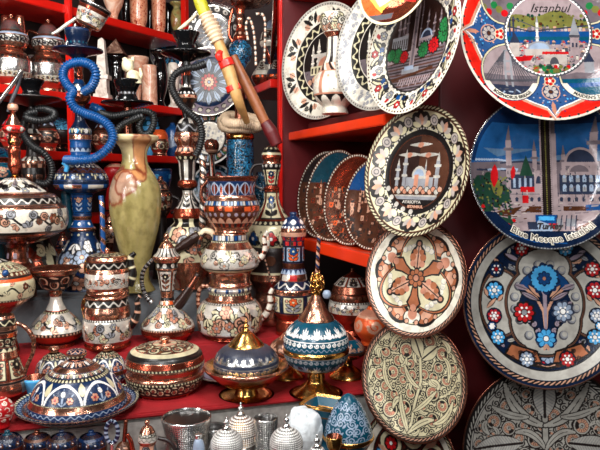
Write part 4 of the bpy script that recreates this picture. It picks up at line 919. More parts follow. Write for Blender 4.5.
t = Thing('footed_bowl', 'gold footed bowl with slate blue patterned dome and cone lid, copper rim', 'footed bowl', 246.5, 1.19, TB, group=G2)
t.lathe('foot', [(387, 10), (390, 11), (394, 13), (398, 22), (401.5, 27), (401.5, 27), (403, 27.5), (None, 27), (None, 0)], [], 'gold')
t.lathe('bowl', [(371, 20), (367, 36), (364, 42.5), (364, 42.5), (365.5, 44), (367.5, 43), (372, 38), (380, 28), (386, 16), (388, 9)], [('r', 40, 46, 'plain', 'copper')], 'gold', q=.5)
ld = t.lathe('dome', [(344.5, 17), (347, 23), (352, 29), (358, 32.5), (364, 33.5), (367, 32.5), (369, 31)], [(344, 350, 'tick', 'slate', dict(fg='dgrey', asp=.3)), (350, 359, 'palm', 'slate', dict(fg='silver', asp=.9)), (359, 361, 'plain', 'slate'), (361, 368, 'swirl', 'slate', dict(fg='silver', asp=1.0))], 'slate', q=.4)
t.lathe('cone_top', [(330, 3), (333, 7), (338, 12), (343, 17), (345.5, 18.5), (346.5, 17)], [], 'gold', par=ld)
t.lathe('finial', [(317, 0), (321, 1), (322, 2.2), (323.5, 1.5), (326, 3.5), (328, 2), (330.5, 4), (331, 3)], [], 'gold', par=ld)
t = Thing('footed_bowl', 'gold footed bowl with a teal enamel globe and filigree finial', 'footed bowl', 316, 1.2, TB, group=G2)
t.lathe('foot', [(369, 9), (372, 8.5), (376, 9), (381, 10), (387, 17), (393, 25), (397, 26.5), (397, 26.5), (398, 27), (None, 26.5), (None, 0)], [], 'gold')
t.lathe('bowl', [(346, 32), (348.5, 33.5), (350.5, 33.6), (352, 33), (358, 31.5), (364, 26.5), (369, 18), (371, 9)], [(346, 351.5, 'plain', 'gold'), (351.5, 357, 'swirl', 'dteal', dict(fg='grey', asp=1)), (357, 367, 'palm', 'dteal', dict(fg='pale', asp=1.1))], 'gold', q=.45)
ld = t.lathe('dome', [(318.5, 16), (322, 22), (328, 28), (335, 31.8), (341, 33), (346.5, 32.5), (348, 31)], [(318, 322, 'plain', 'teal'), (322, 333.5, 'palm', 'teal', dict(fg='white', asp=.95)), (333.5, 335, 'plain', 'teal'), (335, 341, 'swirl', 'teal', dict(fg='white', asp=1.0)), (341, 345, 'wave', 'teal', dict(fg='pale'))], 'teal', q=.4)
t.lathe('cone_top', [(295, 4.5), (300, 7), (308, 11), (315, 16), (319, 18.5), (320.5, 18)], [], 'copper', par=ld)
rg = []
for j in range(14):
    a = j * 2.4; zz = -1 + 2 * (j + .5) / 14; rr_ = math.sqrt(1 - zz * zz) * 6.3; rg.append((rr_ * math.cos(a), rr_ * math.sin(a), 283 + zz * 10))
fin = t.lathe('finial', [(272, 0), (275, 3), (280, 5.5), (286, 5.5), (291, 3), (296, 3.5)], [], 'dgold')
for x, d, y in rg:
    aa = np.linspace(0, 2 * PI, 13); ox, oy = x, d; L_ = math.hypot(ox, oy) + .01; tx, ty = -oy / L_, ox / L_
    t.tube('filigree_ring', [(317 + x + 3 * math.cos(q_) * tx, y + 3 * math.sin(q_), (d + 3 * math.cos(q_) * ty) * t.k) for q_ in aa], .8, 'gold', ns=6, par=fin, q=.8)
t.tube('finial_rod', [(317, 274), (318, 255), (319, 236)], 2, 'rose', ('navy', 'rose', 'dcopper'), 9, twist=1)
t.lathe('bead', [(289, 0), (290, 3), (293.5, 4.3), (297, 3), (298, 0)], [], 'pale', dx=10.5, dd=-.01)
t = Thing('tall_jug', 'tall copper jug with cream diamond panel at the left edge, curved handle', 'jug', 5, yb=400, tier=TB)
t.lathe('body', [(315, 11), (318, 12), (324, 13), (332, 13.5), (340, 12.5), (346, 11.5), (346, 11.5), (350, 12.5), (360, 15.5), (372, 19.5), (378, 21), (378, 21), (386, 22), (392, 20), (None, 0)], [(315, 318, 'plain', 'copper'), (318, 325, 'wave', 'black', dict(fg='cream')), (325, 329, 'plain', 'copper'), (329, 331, 'plain', 'black'), (331, 336, 'multi', 'copper', dict(fgs=('orange', 'dcopper'))), (336, 345, 'scroll', 'black', dict(ac='copper')), (346, 350, 'scal', 'black'), (350, 356, 'plain', 'copper'), (356, 377, 'panel', 'rcopper', dict(n=5, ac=('black', 'copper'))), (378, 380, 'plain', 'black')], 'copper')
t.tube('handle', [(16, 323), (25, 327), (33, 338), (33, 352), (27, 366), (24, 376)], [2, 2.2, 2.2, 2, 2, 2], 'dcopper', ('copper', 'brown'), 7)
t.lathe('knob', [(388, 0), (389, 3), (393, 4.5), (397, 3), (398, 0)], [], 'blue', dx=0, dd=-.075, label='blue glass bead')
t = Thing('enamel_bauble', 'small round red enamel box with white swirls at the lower left edge', 'trinket box', 1, 1.03, TB)
t.lathe('body', [(397, 0), (397.5, 4), (401, 9.5), (407, 13), (412, 13.3), (418, 11.5), (422, 9), (None, 8), (None, 0)], [(398, 404, 'swirl', 'red', dict(fg='ivory')), (404, 414, 'scroll', 'red', dict(fg='ivory', out='red', ac='red', n=5)), (414, 420, 'swirl', 'red', dict(fg='ivory'))], 'red')
# extra things at the back of the middle step
t = Thing('serving_plate', 'shallow plate with white rim behind the slate domed gold bowl', 'plate', 226, 1.29, TB)
b = t.yb; t.lathe('plate', [(b - 4, 0), (b - 4, 22), (b - 7, 32), (b - 7, 32), (b - 6, 32.5), (b - 1, 20), (None, 18), (None, 0)], [('r', 23, 30, 'beads', 'marine', dict(fg='pale')), ('r', 30, 33, 'plain', 'ivory')], 'pale')
t = Thing('glass_dish', 'light blue glass dish peeping out behind the dark blue dishes', 'dish', 36, 1.175, TB)
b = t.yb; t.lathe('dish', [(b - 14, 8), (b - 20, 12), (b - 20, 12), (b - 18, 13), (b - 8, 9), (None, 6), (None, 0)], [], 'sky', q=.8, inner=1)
for px, Y, lab in ((286, 1.3, 'gold pedestal bowl half hidden left of the teal globe'), (347, 1.3, 'gold pedestal bowl half hidden right of the teal globe')):
    t = Thing('footed_bowl', lab, 'footed bowl', px, Y, TB, group=G2); b = t.yb
    t.lathe('foot', [(b - 17, 5), (b - 12, 6), (b - 6, 14), (b - 2, 19), (None, 19), (None, 0)], [], 'gold', q=.8)
    t.lathe('bowl', [(b - 26, 17), (b - 28, 20), (b - 28, 20), (b - 25, 20), (b - 20, 14), (b - 16, 5)], [], 'copper', q=.8, inner=1)
    t.lathe('lid', [(b - 44, 2), (b - 40, 6), (b - 33, 15), (b - 26, 18)], [(b - 38, b - 27, 'palm', 'brown' if px < 300 else 'teal', dict(fg='rose'))], 'copper', q=.8)
# ================================================================== upper step: pots in a row
t = Thing('goblet', 'copper goblet vase with a flared bowl and squat cream engraved base', 'goblet', 57, 1.352, TC)
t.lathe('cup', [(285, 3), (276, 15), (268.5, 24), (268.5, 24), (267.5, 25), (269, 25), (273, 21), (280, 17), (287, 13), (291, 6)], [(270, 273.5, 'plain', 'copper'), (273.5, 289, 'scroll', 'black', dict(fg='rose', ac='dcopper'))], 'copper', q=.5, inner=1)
t.lathe('base', [(290, 6), (294, 6.5), (297, 5.5), (303, 7), (310, 10.5), (310, 10.5), (316, 17), (323, 23.5), (329, 26.5), (332, 26.5), (332, 26.5), (337, 23.5), (341, 18), (344, 18), (None, 18), (None, 0)], [(290, 296, 'plain', 'copper'), (296, 309, 'plain', 'tin'), (310, 312, 'beads', 'black', dict(fg='cream')), (312, 329, 'scrib', 'tin', dict(n=3, seed=4)), (329, 331.8, 'beads', 'black', dict(fg='rose')), (339, 342, 'plain', 'black')], 'rcopper', q=.45)
def pot2(px, Y, lab, seed):
    t = Thing('stacked_teapot', lab, 'teapot', px, Y, TC)
    return t
t = Thing('teapot', 'lower of two stacked copper teapots with black wave bands, cream engraved body', 'teapot', 108, 1.345, TC, group='pair of stacked teapots')
PR = [(294, 21), (296, 22), (298, 20), (298, 20), (305, 21.5), (305, 21.5), (311, 23), (316, 22.5), (316, 22.5), (320, 24), (330, 24.5), (337, 23.5), (341, 22), (341, 22), (344, 23), (None, 22), (None, 0)]
t.lathe('body', PR, [(294, 298, 'plain', 'copper'), (298, 305, 'wave', 'black', dict(fg='tin', t=.13)), (305, 307, 'plain', 'copper'), (307, 316, 'plain', 'copper'), (316, 318, 'beads', 'black', dict(fg='tin')), (318, 338, 'scrib', 'tin', dict(n=4, seed=9)), (338, 341, 'plain', 'copper')], 'rcopper', q=.45)
t.tube('handle', [(88, 300), (85, 299), (83, 305), (84, 312), (86, 320)], 2, 'dcopper', ('dcopper', 'gold'), 8)
t.tube('spout', [(130, 326), (136, 318), (138, 308), (137, 300), (140, 296)], [4.5, 4, 3, 2.6, 2.2], 'black', ('black', 'black', 'black', 'rose'), 9)
b0 = at(108, 294, 1.345).z - EYE
t = Thing('teapot', 'upper of two stacked copper teapots, with arched copper handle and dark striped spout', 'teapot', 108, 1.345, b0, group='pair of stacked teapots')
t.lathe('body', [(257, 19.5), (259, 20.5), (259, 20.5), (261, 20), (261, 20), (268, 20), (268, 20), (271, 21), (278, 22.5), (285, 22), (289, 20), (289, 20), (291, 21), (None, 20), (None, 0)], [(257, 260.5, 'plain', 'copper'), (261, 267.8, 'wave', 'black', dict(fg='tin', t=.12)), (268, 272, 'plain', 'copper'), (272, 286, 'scrib', 'tin', dict(n=4, seed=2, bl=('tin', 'peach')))], 'copper', q=.45)
t.lathe('lid', [(248, 0), (248.5, 2), (250, 2.5), (251.5, 2), (252.5, 8), (254, 14), (256, 19), (258, 20)], [('r', 9, 17, 'scroll', 'black', dict(ac='copper'))], 'copper')
t.tube('handle', [(90, 284), (86, 272), (86, 262), (91, 257.5), (95, 262), (96, 268)], 1.8, 'copper', ('copper', 'gold'), 9)
t.tube('spout', [(129, 285), (133, 274), (131, 264), (131, 257), (135, 253)], [4.5, 4, 3.4, 3.2, 2.2], 'black', ('black', 'black', 'black', 'cream'), 10)
t = Thing('long_neck_ewer', 'copper long necked ewer with cream engraved belly and dark wooden handle', 'ewer', 168, 1.39, TC)
t.lathe('body', [(262, 11), (265, 10.5), (268, 11), (268, 11), (272, 9.5), (282, 8), (292, 6.8), (297, 6.2), (297, 6.2), (300, 7), (304, 8.5), (304, 8.5), (310, 14), (317, 21), (323, 26), (327, 27), (327, 27), (332, 26), (337, 21), (341, 19), (None, 20), (None, 0)], [(262, 267.8, 'beads', 'black', dict(fg='tin')), (268, 292, 'panel', 'copper', dict(n=4, fill='tin', ac=('soot', 'copper'))), (292, 297, 'plain', 'copper'), (297, 300, 'plain', 'black'), (300, 304, 'multi', 'copper', dict(fgs=('tin', 'orange'))), (304, 306, 'beads', 'black', dict(fg='cream')), (306, 325, 'scrib', 'tin', dict(n=3, seed=5)), (325, 327, 'beads', 'black', dict(fg='rose'))], 'rcopper', q=.45)
t.lathe('lid', [(233, 0), (234, 2), (237, 2.6), (240, 2), (243, 5), (248, 8), (248, 8), (252, 9.5), (256, 13.5), (256, 13.5), (258, 14), (262, 11.5)], [(243, 248, 'plain', 'copper'), (248, 256, 'flute', 'tin', dict(asp=.5)), (256, 260, 'plain', 'copper')], 'copper')
t.tube('handle', [(161, 254), (150, 262), (143, 272), (142, 284), (146, 296), (152, 303)], [1.8, 2, 2.2, 2.2, 2.4, 3], 'soot', ('soot', 'soot', 'silver'), 4)
t.tube('spout', [(175, 308), (181, 301), (188, 291), (195, 280), (198, 274)], [6, 5.5, 4.6, 3.4, 2.8], 'brown', ('dbrown', 'dbrown', 'dcopper'), 40, label='dark wooden spout')
# big double pot
t = Thing('urn', 'lower cream engraved copper urn of the tall stack, with diamond flower panel', 'urn', 230, 1.43, TC, group='urns stacked in the middle of the upper step')
t.lathe('body', [(286, 20), (288, 22), (291, 20.5), (291, 20.5), (297, 22), (297, 22), (303, 29), (310, 32.5), (320, 33), (328, 31.5), (332, 28), (332, 28), (334, 24), (335, 25), (None, 25), (None, 0)], [(286, 291, 'multi', 'tin', dict(fgs=('navy', 'grey', 'tin', 'blue', 'slate', 'cream'), asp=.8)), (291, 293, 'beads', 'black', dict(fg='cream')), (293, 299, 'plain', 'copper'), (299, 301, 'beads', 'black', dict(fg='tin')), (301, 330, 'scrib', 'tin', dict(n=4, seed=21, nb=15)), (330, 332, 'plain', 'black')], 'rcopper', q=.45)
t.tube('handle', [(207, 322), (200, 312), (198, 298), (201, 287), (209, 286)], 2.1, 'rose', ('rose', 'dcopper'), 5)
t.tube('spout', [(258, 320), (266, 314), (270, 304), (270, 294), (273, 288)], [4, 3.4, 2.8, 2.4, 2], 'ivory', ('ivory', 'ivory', 'ivory', 'dcopper'), 8)
b0 = at(230, 286.5, 1.43).z - EYE + .0012
t = Thing('urn', 'upper copper urn of the tall stack, with bone handle and big white leaf pattern', 'urn', 230, 1.43, b0, group='urns stacked in the middle of the upper step')
t.lathe('body', [(232, 16), (234, 17), (234, 17), (240, 17.5), (240, 17.5), (246, 22), (246, 22), (252, 26.5), (258, 29), (264, 29), (267, 27.5), (267, 27.5), (271, 22.5), (276, 20.5), (281, 20.5), (284, 22), (None, 20), (None, 0)], [(232, 234, 'plain', 'copper'), (234, 240, 'multi', 'black', dict(fgs=('tin', 'tin', 'blue', 'pale'), asp=.7)), (240, 241.5, 'beads', 'black', dict(fg='cream')), (241.5, 248, 'plain', 'copper'), (248, 266, 'scrib', 'tin', dict(n=4, seed=31, nb=10, bl=('cream', 'tin', 'rose'))), (266, 267.4, 'plain', 'black'), (267.5, 269.5, 'plain', 'cream')], 'copper', q=.45)
hn = t.tube('handle', [(205, 262), (199, 251), (200, 240), (206, 232), (213, 233)], [2, 2, 2, 2.6, 2.4], 'dcopper', ('dcopper', 'soot'), 8)
t.tube('handle_grip', [(201, 234), (205, 231), (211, 232), (214, 236)], [2.4, 3.2, 3.2, 2.4], 'bone', par=hn, label='cream bone grip')
t.tube('spout', [(254, 262), (262, 256), (265, 247), (264, 238), (268, 231)], [3.6, 3, 2.4, 2.2, 2], 'ivory', ('ivory', 'ivory', 'dcopper'), 8)
b0 = at(230, 232.5, 1.43).z - EYE + .0012
t = Thing('lidded_cup', 'flared copper pot with blue and orange bands topping the tall stack', 'pot', 232, 1.43, b0)
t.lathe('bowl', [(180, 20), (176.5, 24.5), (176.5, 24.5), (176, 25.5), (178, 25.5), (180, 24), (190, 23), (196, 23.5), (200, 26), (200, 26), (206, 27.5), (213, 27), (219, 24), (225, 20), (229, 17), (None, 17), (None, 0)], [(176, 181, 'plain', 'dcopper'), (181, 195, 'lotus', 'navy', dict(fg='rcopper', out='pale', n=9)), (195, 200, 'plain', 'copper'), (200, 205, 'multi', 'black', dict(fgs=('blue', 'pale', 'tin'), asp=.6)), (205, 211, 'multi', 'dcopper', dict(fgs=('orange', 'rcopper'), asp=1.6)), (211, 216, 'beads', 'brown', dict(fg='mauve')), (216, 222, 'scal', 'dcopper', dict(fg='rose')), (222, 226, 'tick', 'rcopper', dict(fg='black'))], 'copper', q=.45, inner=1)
t.tube('handle', [(210, 206), (202, 200), (202, 188), (208, 181)], 1.8, 'dcopper')
# right-hand end of the upper step
t = Thing('ewer', 'tall copper ewer with a banded lid, red flower medallion and white curled handle', 'ewer', 272, 1.565, TC)
b = t.yb
t.lathe('body', [(160, 8), (164, 9.5), (168, 9), (168, 9), (178, 7), (186, 6), (188, 8), (190, 7.5), (190, 7.5), (200, 8), (210, 12), (222, 20), (222, 20), (226, 23), (232, 24.5), (240, 25), (246, 23), (246, 23), (250, 24), (262, 24), (270, 24.5), (278, 25.5), (278, 25.5), (284, 22), (292, 18), (300, 20), (None, 20), (None, 0)], [(164, 168, 'beads', 'black', dict(fg='tin')), (168, 186, 'panel', 'black', dict(n=4, fill='cream')), (186, 190, 'plain', 'rcopper'), (190, 220, 'panel', 'rcopper', dict(n=4, fill='cream', ac=('blue', 'black'))), (220, 224, 'beads', 'black', dict(fg='cream')), (224, 228, 'plain', 'cream'), (228, 246, 'flower', 'cream', dict(pet=('red', 'blue'), n=8)), (246, 270, 'beads', 'soot', dict(fg='brown', r=.2)), (270, 272, 'plain', 'cream'), (272, 279, 'plain', 'copper')], 'copper', q=.55)
t.lathe('lid', [(139, 0), (139.5, 2), (142, 2.5), (145, 1.2), (147, 5), (151, 8.5), (156, 10), (159, 10), (162, 8.5)], [(147, 150, 'beads', 'black', dict(fg='cream')), (150, 153, 'plain', 'black'), (153, 155, 'plain', 'cream'), (155, 160, 'plain', 'rcopper')], 'copper')
t.tube('handle', [(264, 190), (256, 186), (250, 176), (254, 166), (264, 164)], 1.4, 'soot')
t.tube('curl', [(266, 232, -.075), (268, 243, -.08), (264, 254, -.08), (258, 256, -.08), (256, 252, -.08)], 1.8, 'ivory', ('ivory', 'ivory', 'rose'), 8)
t.tube('chain', [(264, 256, -.075), (268, 270, -.075), (272, 284, -.075)], .8, 'rose', ('rose', 'soot'), 4)
t = Thing('enamel_bottle', 'slim bottle with blue, red and white enamel bands beside the filigree finial', 'bottle', 293.5, 1.452, TC)
t.lathe('body', [(225, 11), (228, 12.5), (232, 13), (236, 12.5), (236, 12.5), (240, 11), (268, 11), (268, 11), (272, 12.5), (276, 13.5), (280, 14), (280, 14), (285, 18), (289, 20), (293, 20), (293, 20), (300, 20.5), (312, 19), (318, 16), (320, 17), (None, 17), (None, 0)], [(225, 228, 'beads', 'navy', dict(fg='white')), (228, 232, 'plain', 'copper'), (232, 236, 'plain', 'rose'), (236, 240, 'multi', 'navy', dict(fgs=('copper', 'red', 'red'))), (240, 245, 'multi', 'marine', dict(fgs=('red', 'copper', 'marine'))), (245, 262, 'panel', 'marine', dict(n=4, fill='pale', ac=('blue', 'orange'))), (262, 268, 'plain', 'dcopper'), (268, 273, 'scal', 'navy', dict(fg='pale', asp=1)), (273, 280, 'multi', 'copper', dict(fgs=('red', 'copper', 'tin'))), (280, 288, 'wave', 'marine', dict(fg='tin')), (288, 293, 'plain', 'copper'), (293, 311, 'panel', 'marine', dict(n=5, fill='cream', ac=('orange', 'grey')))], 'rcopper', q=.5)
t.lathe('lid', [(212, 0), (212, 3), (214, 4), (216, 3.5), (218, 7), (222, 10), (226, 11.5)], [(212, 216, 'plain', 'navy'), (218, 225, 'beads', 'navy', dict(fg='white'))], 'navy')
t.tube('handle', [(276, 312), (272, 304), (271, 294), (276, 287)], 1.6, 'rose', ('ivory', 'dcopper'), 4)
t = Thing('sugar_pot', 'round lidded copper pot with a white engraved band under the lower shelf', 'pot', 352, 1.46, TC)
t.lathe('body', [(291, 20), (294, 22), (299, 22.5), (299, 22.5), (306, 24), (311, 23.5), (311, 23.5), (318, 20), (324, 15), (328, 13), (None, 15), (None, 0)], [(291, 299, 'beads', 'dcopper', dict(fg='brown', asp=.7)), (299, 301, 'beads', 'black', dict(fg='tin')), (301, 311, 'scrib', 'tin', dict(n=6, seed=6))], 'rcopper', q=.5)
t.lathe('lid', [(268, 0), (268.5, 2), (271, 2), (273, 4), (276, 9), (276, 9), (280, 14), (285, 19), (285, 19), (291, 21)], [(276, 285, 'panel', 'copper', dict(n=7, fill='tin', ac=('black', 'soot'))), (285, 290, 'plain', 'dcopper')], 'dcopper', q=.5)
t = Thing('onion_pot', 'glossy orange red copper pot peeping out left of the cream plates', 'pot', 373, 1.36, TC)
b = t.yb
t.lathe('body', [(306, 5), (309, 7), (313, 13), (320, 18), (329, 19), (336, 15), (340, 12), (None, 12), (None, 0)], [(309, 314, 'plain', 'peach'), (314, 332, 'swirl', 'orange', dict(fg='rose', n=6))], 'orange', q=.7)
# left end
t = Thing('covered_bowl', 'cream and copper covered bowl with zigzag leaf band at the left edge', 'bowl', 0, 1.268, TC)
t.lathe('bowl', [(279, 33.5), (282, 35), (288, 35.5), (294, 34.5), (297, 33.5), (297, 33.5), (303, 27), (309, 18), (315, 12), (330, 11), (340, 16), (None, 18), (None, 0)], [(279, 296, 'scrib', 'cream', dict(n=6, seed=61, nb=5, bl=('dcopper', 'cream', 'rose'))), (296, 298, 'beads', 'black', dict(fg='cream'))], 'copper', q=.5)
ld = t.lathe('lid', [(258, 2), (262, 12), (266, 22), (270, 28), (270, 28), (274, 31), (274, 31), (280, 33.5)], [(258, 262, 'beads', 'black', dict(fg='tin')), (262, 270, 'scroll', 'cream', dict(fg='cream', ac='rose')), (270, 273.8, 'beads', 'copper', dict(fg='cream')), (274, 276, 'plain', 'black'), (276, 280, 'plain', 'orange')], 'copper', q=.5)
t.lathe('knob', [(266.5, 0), (267, 2), (270, 3.2), (272.5, 2), (273, 0)], [], 'blue', dx=19, dd=-.045, label='blue glass stone', par=ld)
# ================================================================== back step
t = Thing('onyx_vase', 'tall green onyx vase with a red brown patch and flared cream rim', 'vase', 137, 1.475, TD)
def onyx(p, U, Y, R):
    a = U * 2 * PI; v = np.stack([np.cos(a) * R, np.sin(a) * R, Y * .35], 1)
    n = fbm(v * .05 + 3, 1); n2 = fbm(v * .16 + 9, 2)
    p.put(np.ones(len(Y), bool), 'cream')
    g0, g1, g2 = K['lgreen'][0], K['dgreeny'][0], K['cream2'][0]
    p.C[:] = g0 + (g1 - g0) * np.clip((n2[:, None] - .3) * 2.2, 0, 1); p.R[:] = .16; p.M[:] = 0
    top = np.clip((172 - Y) / 30 + (n - .5) * 1.5, 0, 1)[:, None]; p.C[:] = p.C * (1 - top) + g2 * top
    sa = ((a + PI) % (2 * PI)) - PI
    for (ua, uy, ra, ry, tk) in ((-.75, 190, .62, 19, 'rust'), (-.1, 176, .8, 6, 'rust2'), (-.2, 184, .45, 12, 'rust'), (.7, 150, .5, 20, 'rust2')):
        d = np.hypot((sa - ua) / ra, (Y - uy) / ry) + (n - .5) * 1.4 + (n2 - .5) * .5
        m = np.clip((1 - d) * 3.5, 0, 1)[:, None] * .85; edge = np.clip(1.15 - np.abs(d - .92) * 6, 0, 1)[:, None] * .85
        inner = K['blush'][0]
        p.C[:] = p.C * (1 - m) + (inner if tk == 'rust' else K['rust2'][0]) * m; p.C[:] = p.C * (1 - edge) + K['rust'][0] * edge
for a_ in (('lgreen', 'a39660'), ('dgreeny', '7d7242'), ('cream2', 'd6c69a'), ('rust', '7a2f1e'), ('rust2', 'c08050'), ('blush', 'a88672')): tok(*a_)
t.lathe('body', [(150, 10), (140, 17), (137, 21), (135.5, 23), (135.5, 23), (137, 24), (141, 22.5), (145, 16), (152, 12.5), (162, 12.5), (168, 15), (176, 20), (186, 24), (196, 25.5), (206, 25.5), (220, 24), (236, 20.5), (254, 15.5), (268, 12.5), (280, 13), (288, 17), (None, 18), (None, 0)], [], 'cream', q=.6, paint=onyx)
GH = 'water pipes on the back step'
# blue water pipe
t = Thing('water_pipe', 'blue enamel water pipe with bright blue coiled hose', 'water pipe', 84, 1.5, TD, group=GH)
t.lathe('base', [(213, 9), (217, 9.5), (219, 8.5), (222, 9), (226, 11), (226, 11), (229, 13.5), (231, 11.5), (231, 11.5), (238, 13), (248, 19), (258, 24), (266, 26), (276, 25), (284, 20), (288, 21), (None, 22), (None, 0)], [(213, 216, 'plain', 'navy'), (216, 219.5, 'plain', 'copper'), (219.5, 227, 'beads', 'blue', dict(fg='white', r=.2)), (227, 231, 'plain', 'copper'), (231, 237, 'beads', 'navy', dict(fg='cream', r=.2)), (237, 272, 'scrib', 'navy', dict(n=4, seed=71, nb=8, bl=('white', 'pale', 'rose', 'white'))), (270, 290, 'flower', 'navy', dict(pet=('peach', 'white')))], 'navy', q=.5)
t.lathe('body', [(128, 9.5), (130, 10.5), (136, 10.5), (140, 11), (140, 11), (142, 10), (148, 10), (156, 9.5), (162, 11), (166, 17), (172, 23), (178, 26), (182, 26.5), (182, 26.5), (187, 26), (189, 24), (189, 24), (192, 16), (194, 11.5), (200, 10), (214, 9)], [(128, 135, 'flower', 'navy', dict(pet=('sky', 'white'))), (135, 140, 'plain', 'copper'), (140, 148, 'plain', 'blue'), (148, 152, 'scal', 'navy', dict(fg='pale')), (152, 162, 'plain', 'blue'), (162, 168, 'scroll', 'marine', dict(fg='tin', ac='navy')), (168, 173, 'wave', 'dcopper', dict(fg='navy')), (173, 181, 'flower', 'navy', dict(pet=('pale', 'blue'), n=11)), (181, 184, 'plain', 'marine'), (184, 189, 'multi', 'blue', dict(fgs=('copper', 'tin', 'navy'), n=7)), (189, 193, 'plain', 'navy'), (193, 214, 'panel', 'blue', dict(n=5, fill='blue', out='marine', ac=('rose', 'pale')))], 'blue', q=.5)
t.lathe('stem', [(58, 4), (62, 5), (72, 4), (76, 4.5), (80, 4), (84, 6), (84, 6), (90, 8), (95, 10.5), (98, 11), (102, 9), (106, 5), (120, 5), (128, 9)], [(60, 84, 'multi', 'rcopper', dict(fgs=('rcopper', 'soot'))), (80, 84, 'plain', 'blue'), (84, 92, 'scal', 'navy', dict(fg='tin')), (92, 96, 'beads', 'dcopper', dict(fg='white')), (96, 106, 'plain', 'dcopper')], 'marine', q=.6)
t.lathe('tray', [(50, 20), (49.5, 23.5), (49.5, 23.5), (51, 24), (53, 18), (56, 9), (60, 4), (60, 0)], [], 'marine', q=.8, inner=1)
t.lathe('coal_bowl', [(34, 8), (29, 11.5), (29, 11.5), (30, 12.5), (36, 11.5), (42, 9.5), (47, 9), (50, 11), (52, 11)], [(30, 32, 'plain', 'navy'), (42, 45, 'beads', 'marine', dict(fg='teal'))], 'marine', inner=1)
hs_ = t.tube('hose', [(66, 160, -.06), (78, 160, -.085), (95, 158, -.09), (108, 148, -.09), (113, 137, -.085), (109, 126, -.08), (98, 118, -.075), (84, 113, -.07), (74, 107, -.07), (70, 98, -.07), (73, 91, -.06), (68, 86, -.055), (63, 76, -.05), (67, 66, -.045), (80, 62, -.045), (92, 66, -.05), (96, 75, -.05), (92, 86, -.04), (84, 92, -.03)], 4.0, 'hoseblue', rib=.0056, ns=14, q=.4)
t.tube('hose_tip', [(64, 162, -.06), (67, 166, -.06), (66, 172, -.06)], [3, 2.6, 2], 'sky', par=hs_)
t.tube('smoke_pipe', [(101, 196, -.04), (102, 210, -.045), (103, 240, -.05), (103, 256, -.05)], [2.6, 2.6, 2.6, 2.4], 'blue', ('blue', 'blue', 'copper'), 12, twist=1)
t.tube('tongs', [(76, 24), (72, 33), (66, 45), (62, 51)], [1.6, 2, 2.2, 1.4], 'silver')
t.tube('wrap', [(69, 172, .0), (66, 182, .0), (66, 196, .0), (68, 215, .0), (71, 232, .0)], [4, 4.6, 5, 4.6, 3.5], 'dteal', label='dark teal hose end hanging behind the body')
t = Thing('coal_holder', 'tilted silver and copper coal holder over the blue water pipe bowl', 'coal holder', 87, 1.5, at(87, 30.5, 1.5).z - EYE)
t.lathe('cup', [(8, 13), (3, 15), (3, 15), (4, 16), (8, 15), (8, 15), (20, 13), (26, 11), (28, 5), (None, 5), (None, 0)], [(3, 5, 'plain', 'silver'), (5, 8, 'plain', 'black'), (8, 11, 'plain', 'rcopper'), (11, 24, 'scrib', 'tin', dict(n=4, seed=14))], 'copper', inner=1, tilt=(.42, 'Y', 27))
t.tube('handle', [(76, 18), (66, 25), (58, 31), (52, 34)], [1.4, 1.8, 1.8, 1.2], 'tin')
# black water pipe, left
t = Thing('water_pipe', 'black water pipe at the left with wide dark tray and looped black hose', 'water pipe', 37, 1.52, TD, group=GH)
t.lathe('base', [(182, 10), (186, 12), (192, 13), (200, 9), (220, 9), (240, 14), (262, 22), (280, 22), (290, 17), (None, 18), (None, 0)], [(184, 192, 'tick', 'dcopper', dict(fg='black')), (240, 280, 'flower', 'black', dict(pet=('rcopper', 'grey')))], 'soot', q=.7)
t.lathe('body', [(128, 4), (131, 6), (134, 8), (136, 9.5), (140, 10), (142, 8), (146, 6), (156, 7), (158, 9), (160, 11), (164, 11.5), (168, 11), (168, 11), (172, 11.5), (178, 11.5), (182, 9)], [(128, 134, 'flute', 'tin'), (134, 137, 'plain', 'copper'), (137, 141, 'beads', 'black', dict(fg='rose')), (157, 161, 'flute', 'tin'), (161, 164, 'plain', 'copper'), (164, 168, 'multi', 'black', dict(fgs=('rose', 'dcopper'))), (168, 175, 'plain', 'black'), (175, 182, 'flute', 'copper')], 'soot', q=.5)
t.lathe('stem', [(106, 3), (112, 3.5), (118, 3), (120, 4), (124, 3.4), (130, 5)], [(118, 124, 'plain', 'rose')], 'soot')
t.lathe('tray', [(99, 24), (97.5, 28), (97.5, 28), (99, 28.5), (102, 20), (105, 10), (107, 3), (107, 0)], [], 'soot', q=.8, inner=1)
t.lathe('coal_bowl', [(84, 9), (79.5, 12), (79.5, 12), (80.5, 13), (86, 10), (92, 8), (96, 10), (100, 11)], [], 'glassy', inner=1)
t.tube('hose', [(36, 112, -.03), (28, 114, -.045), (27, 118, -.05), (40, 121, -.06), (52, 118, -.05), (54, 113, -.03), (44, 109, -.02), (33, 111, -.02), (25, 122, -.03), (24, 134, -.04), (31, 145, -.05), (42, 152, -.055), (49, 160, -.05), (52, 170, -.045), (50, 180, -.045), (44, 184, -.045), (36, 182, -.045)], 3.4, 'hoseblack', rib=.0056, ns=12, q=.45)
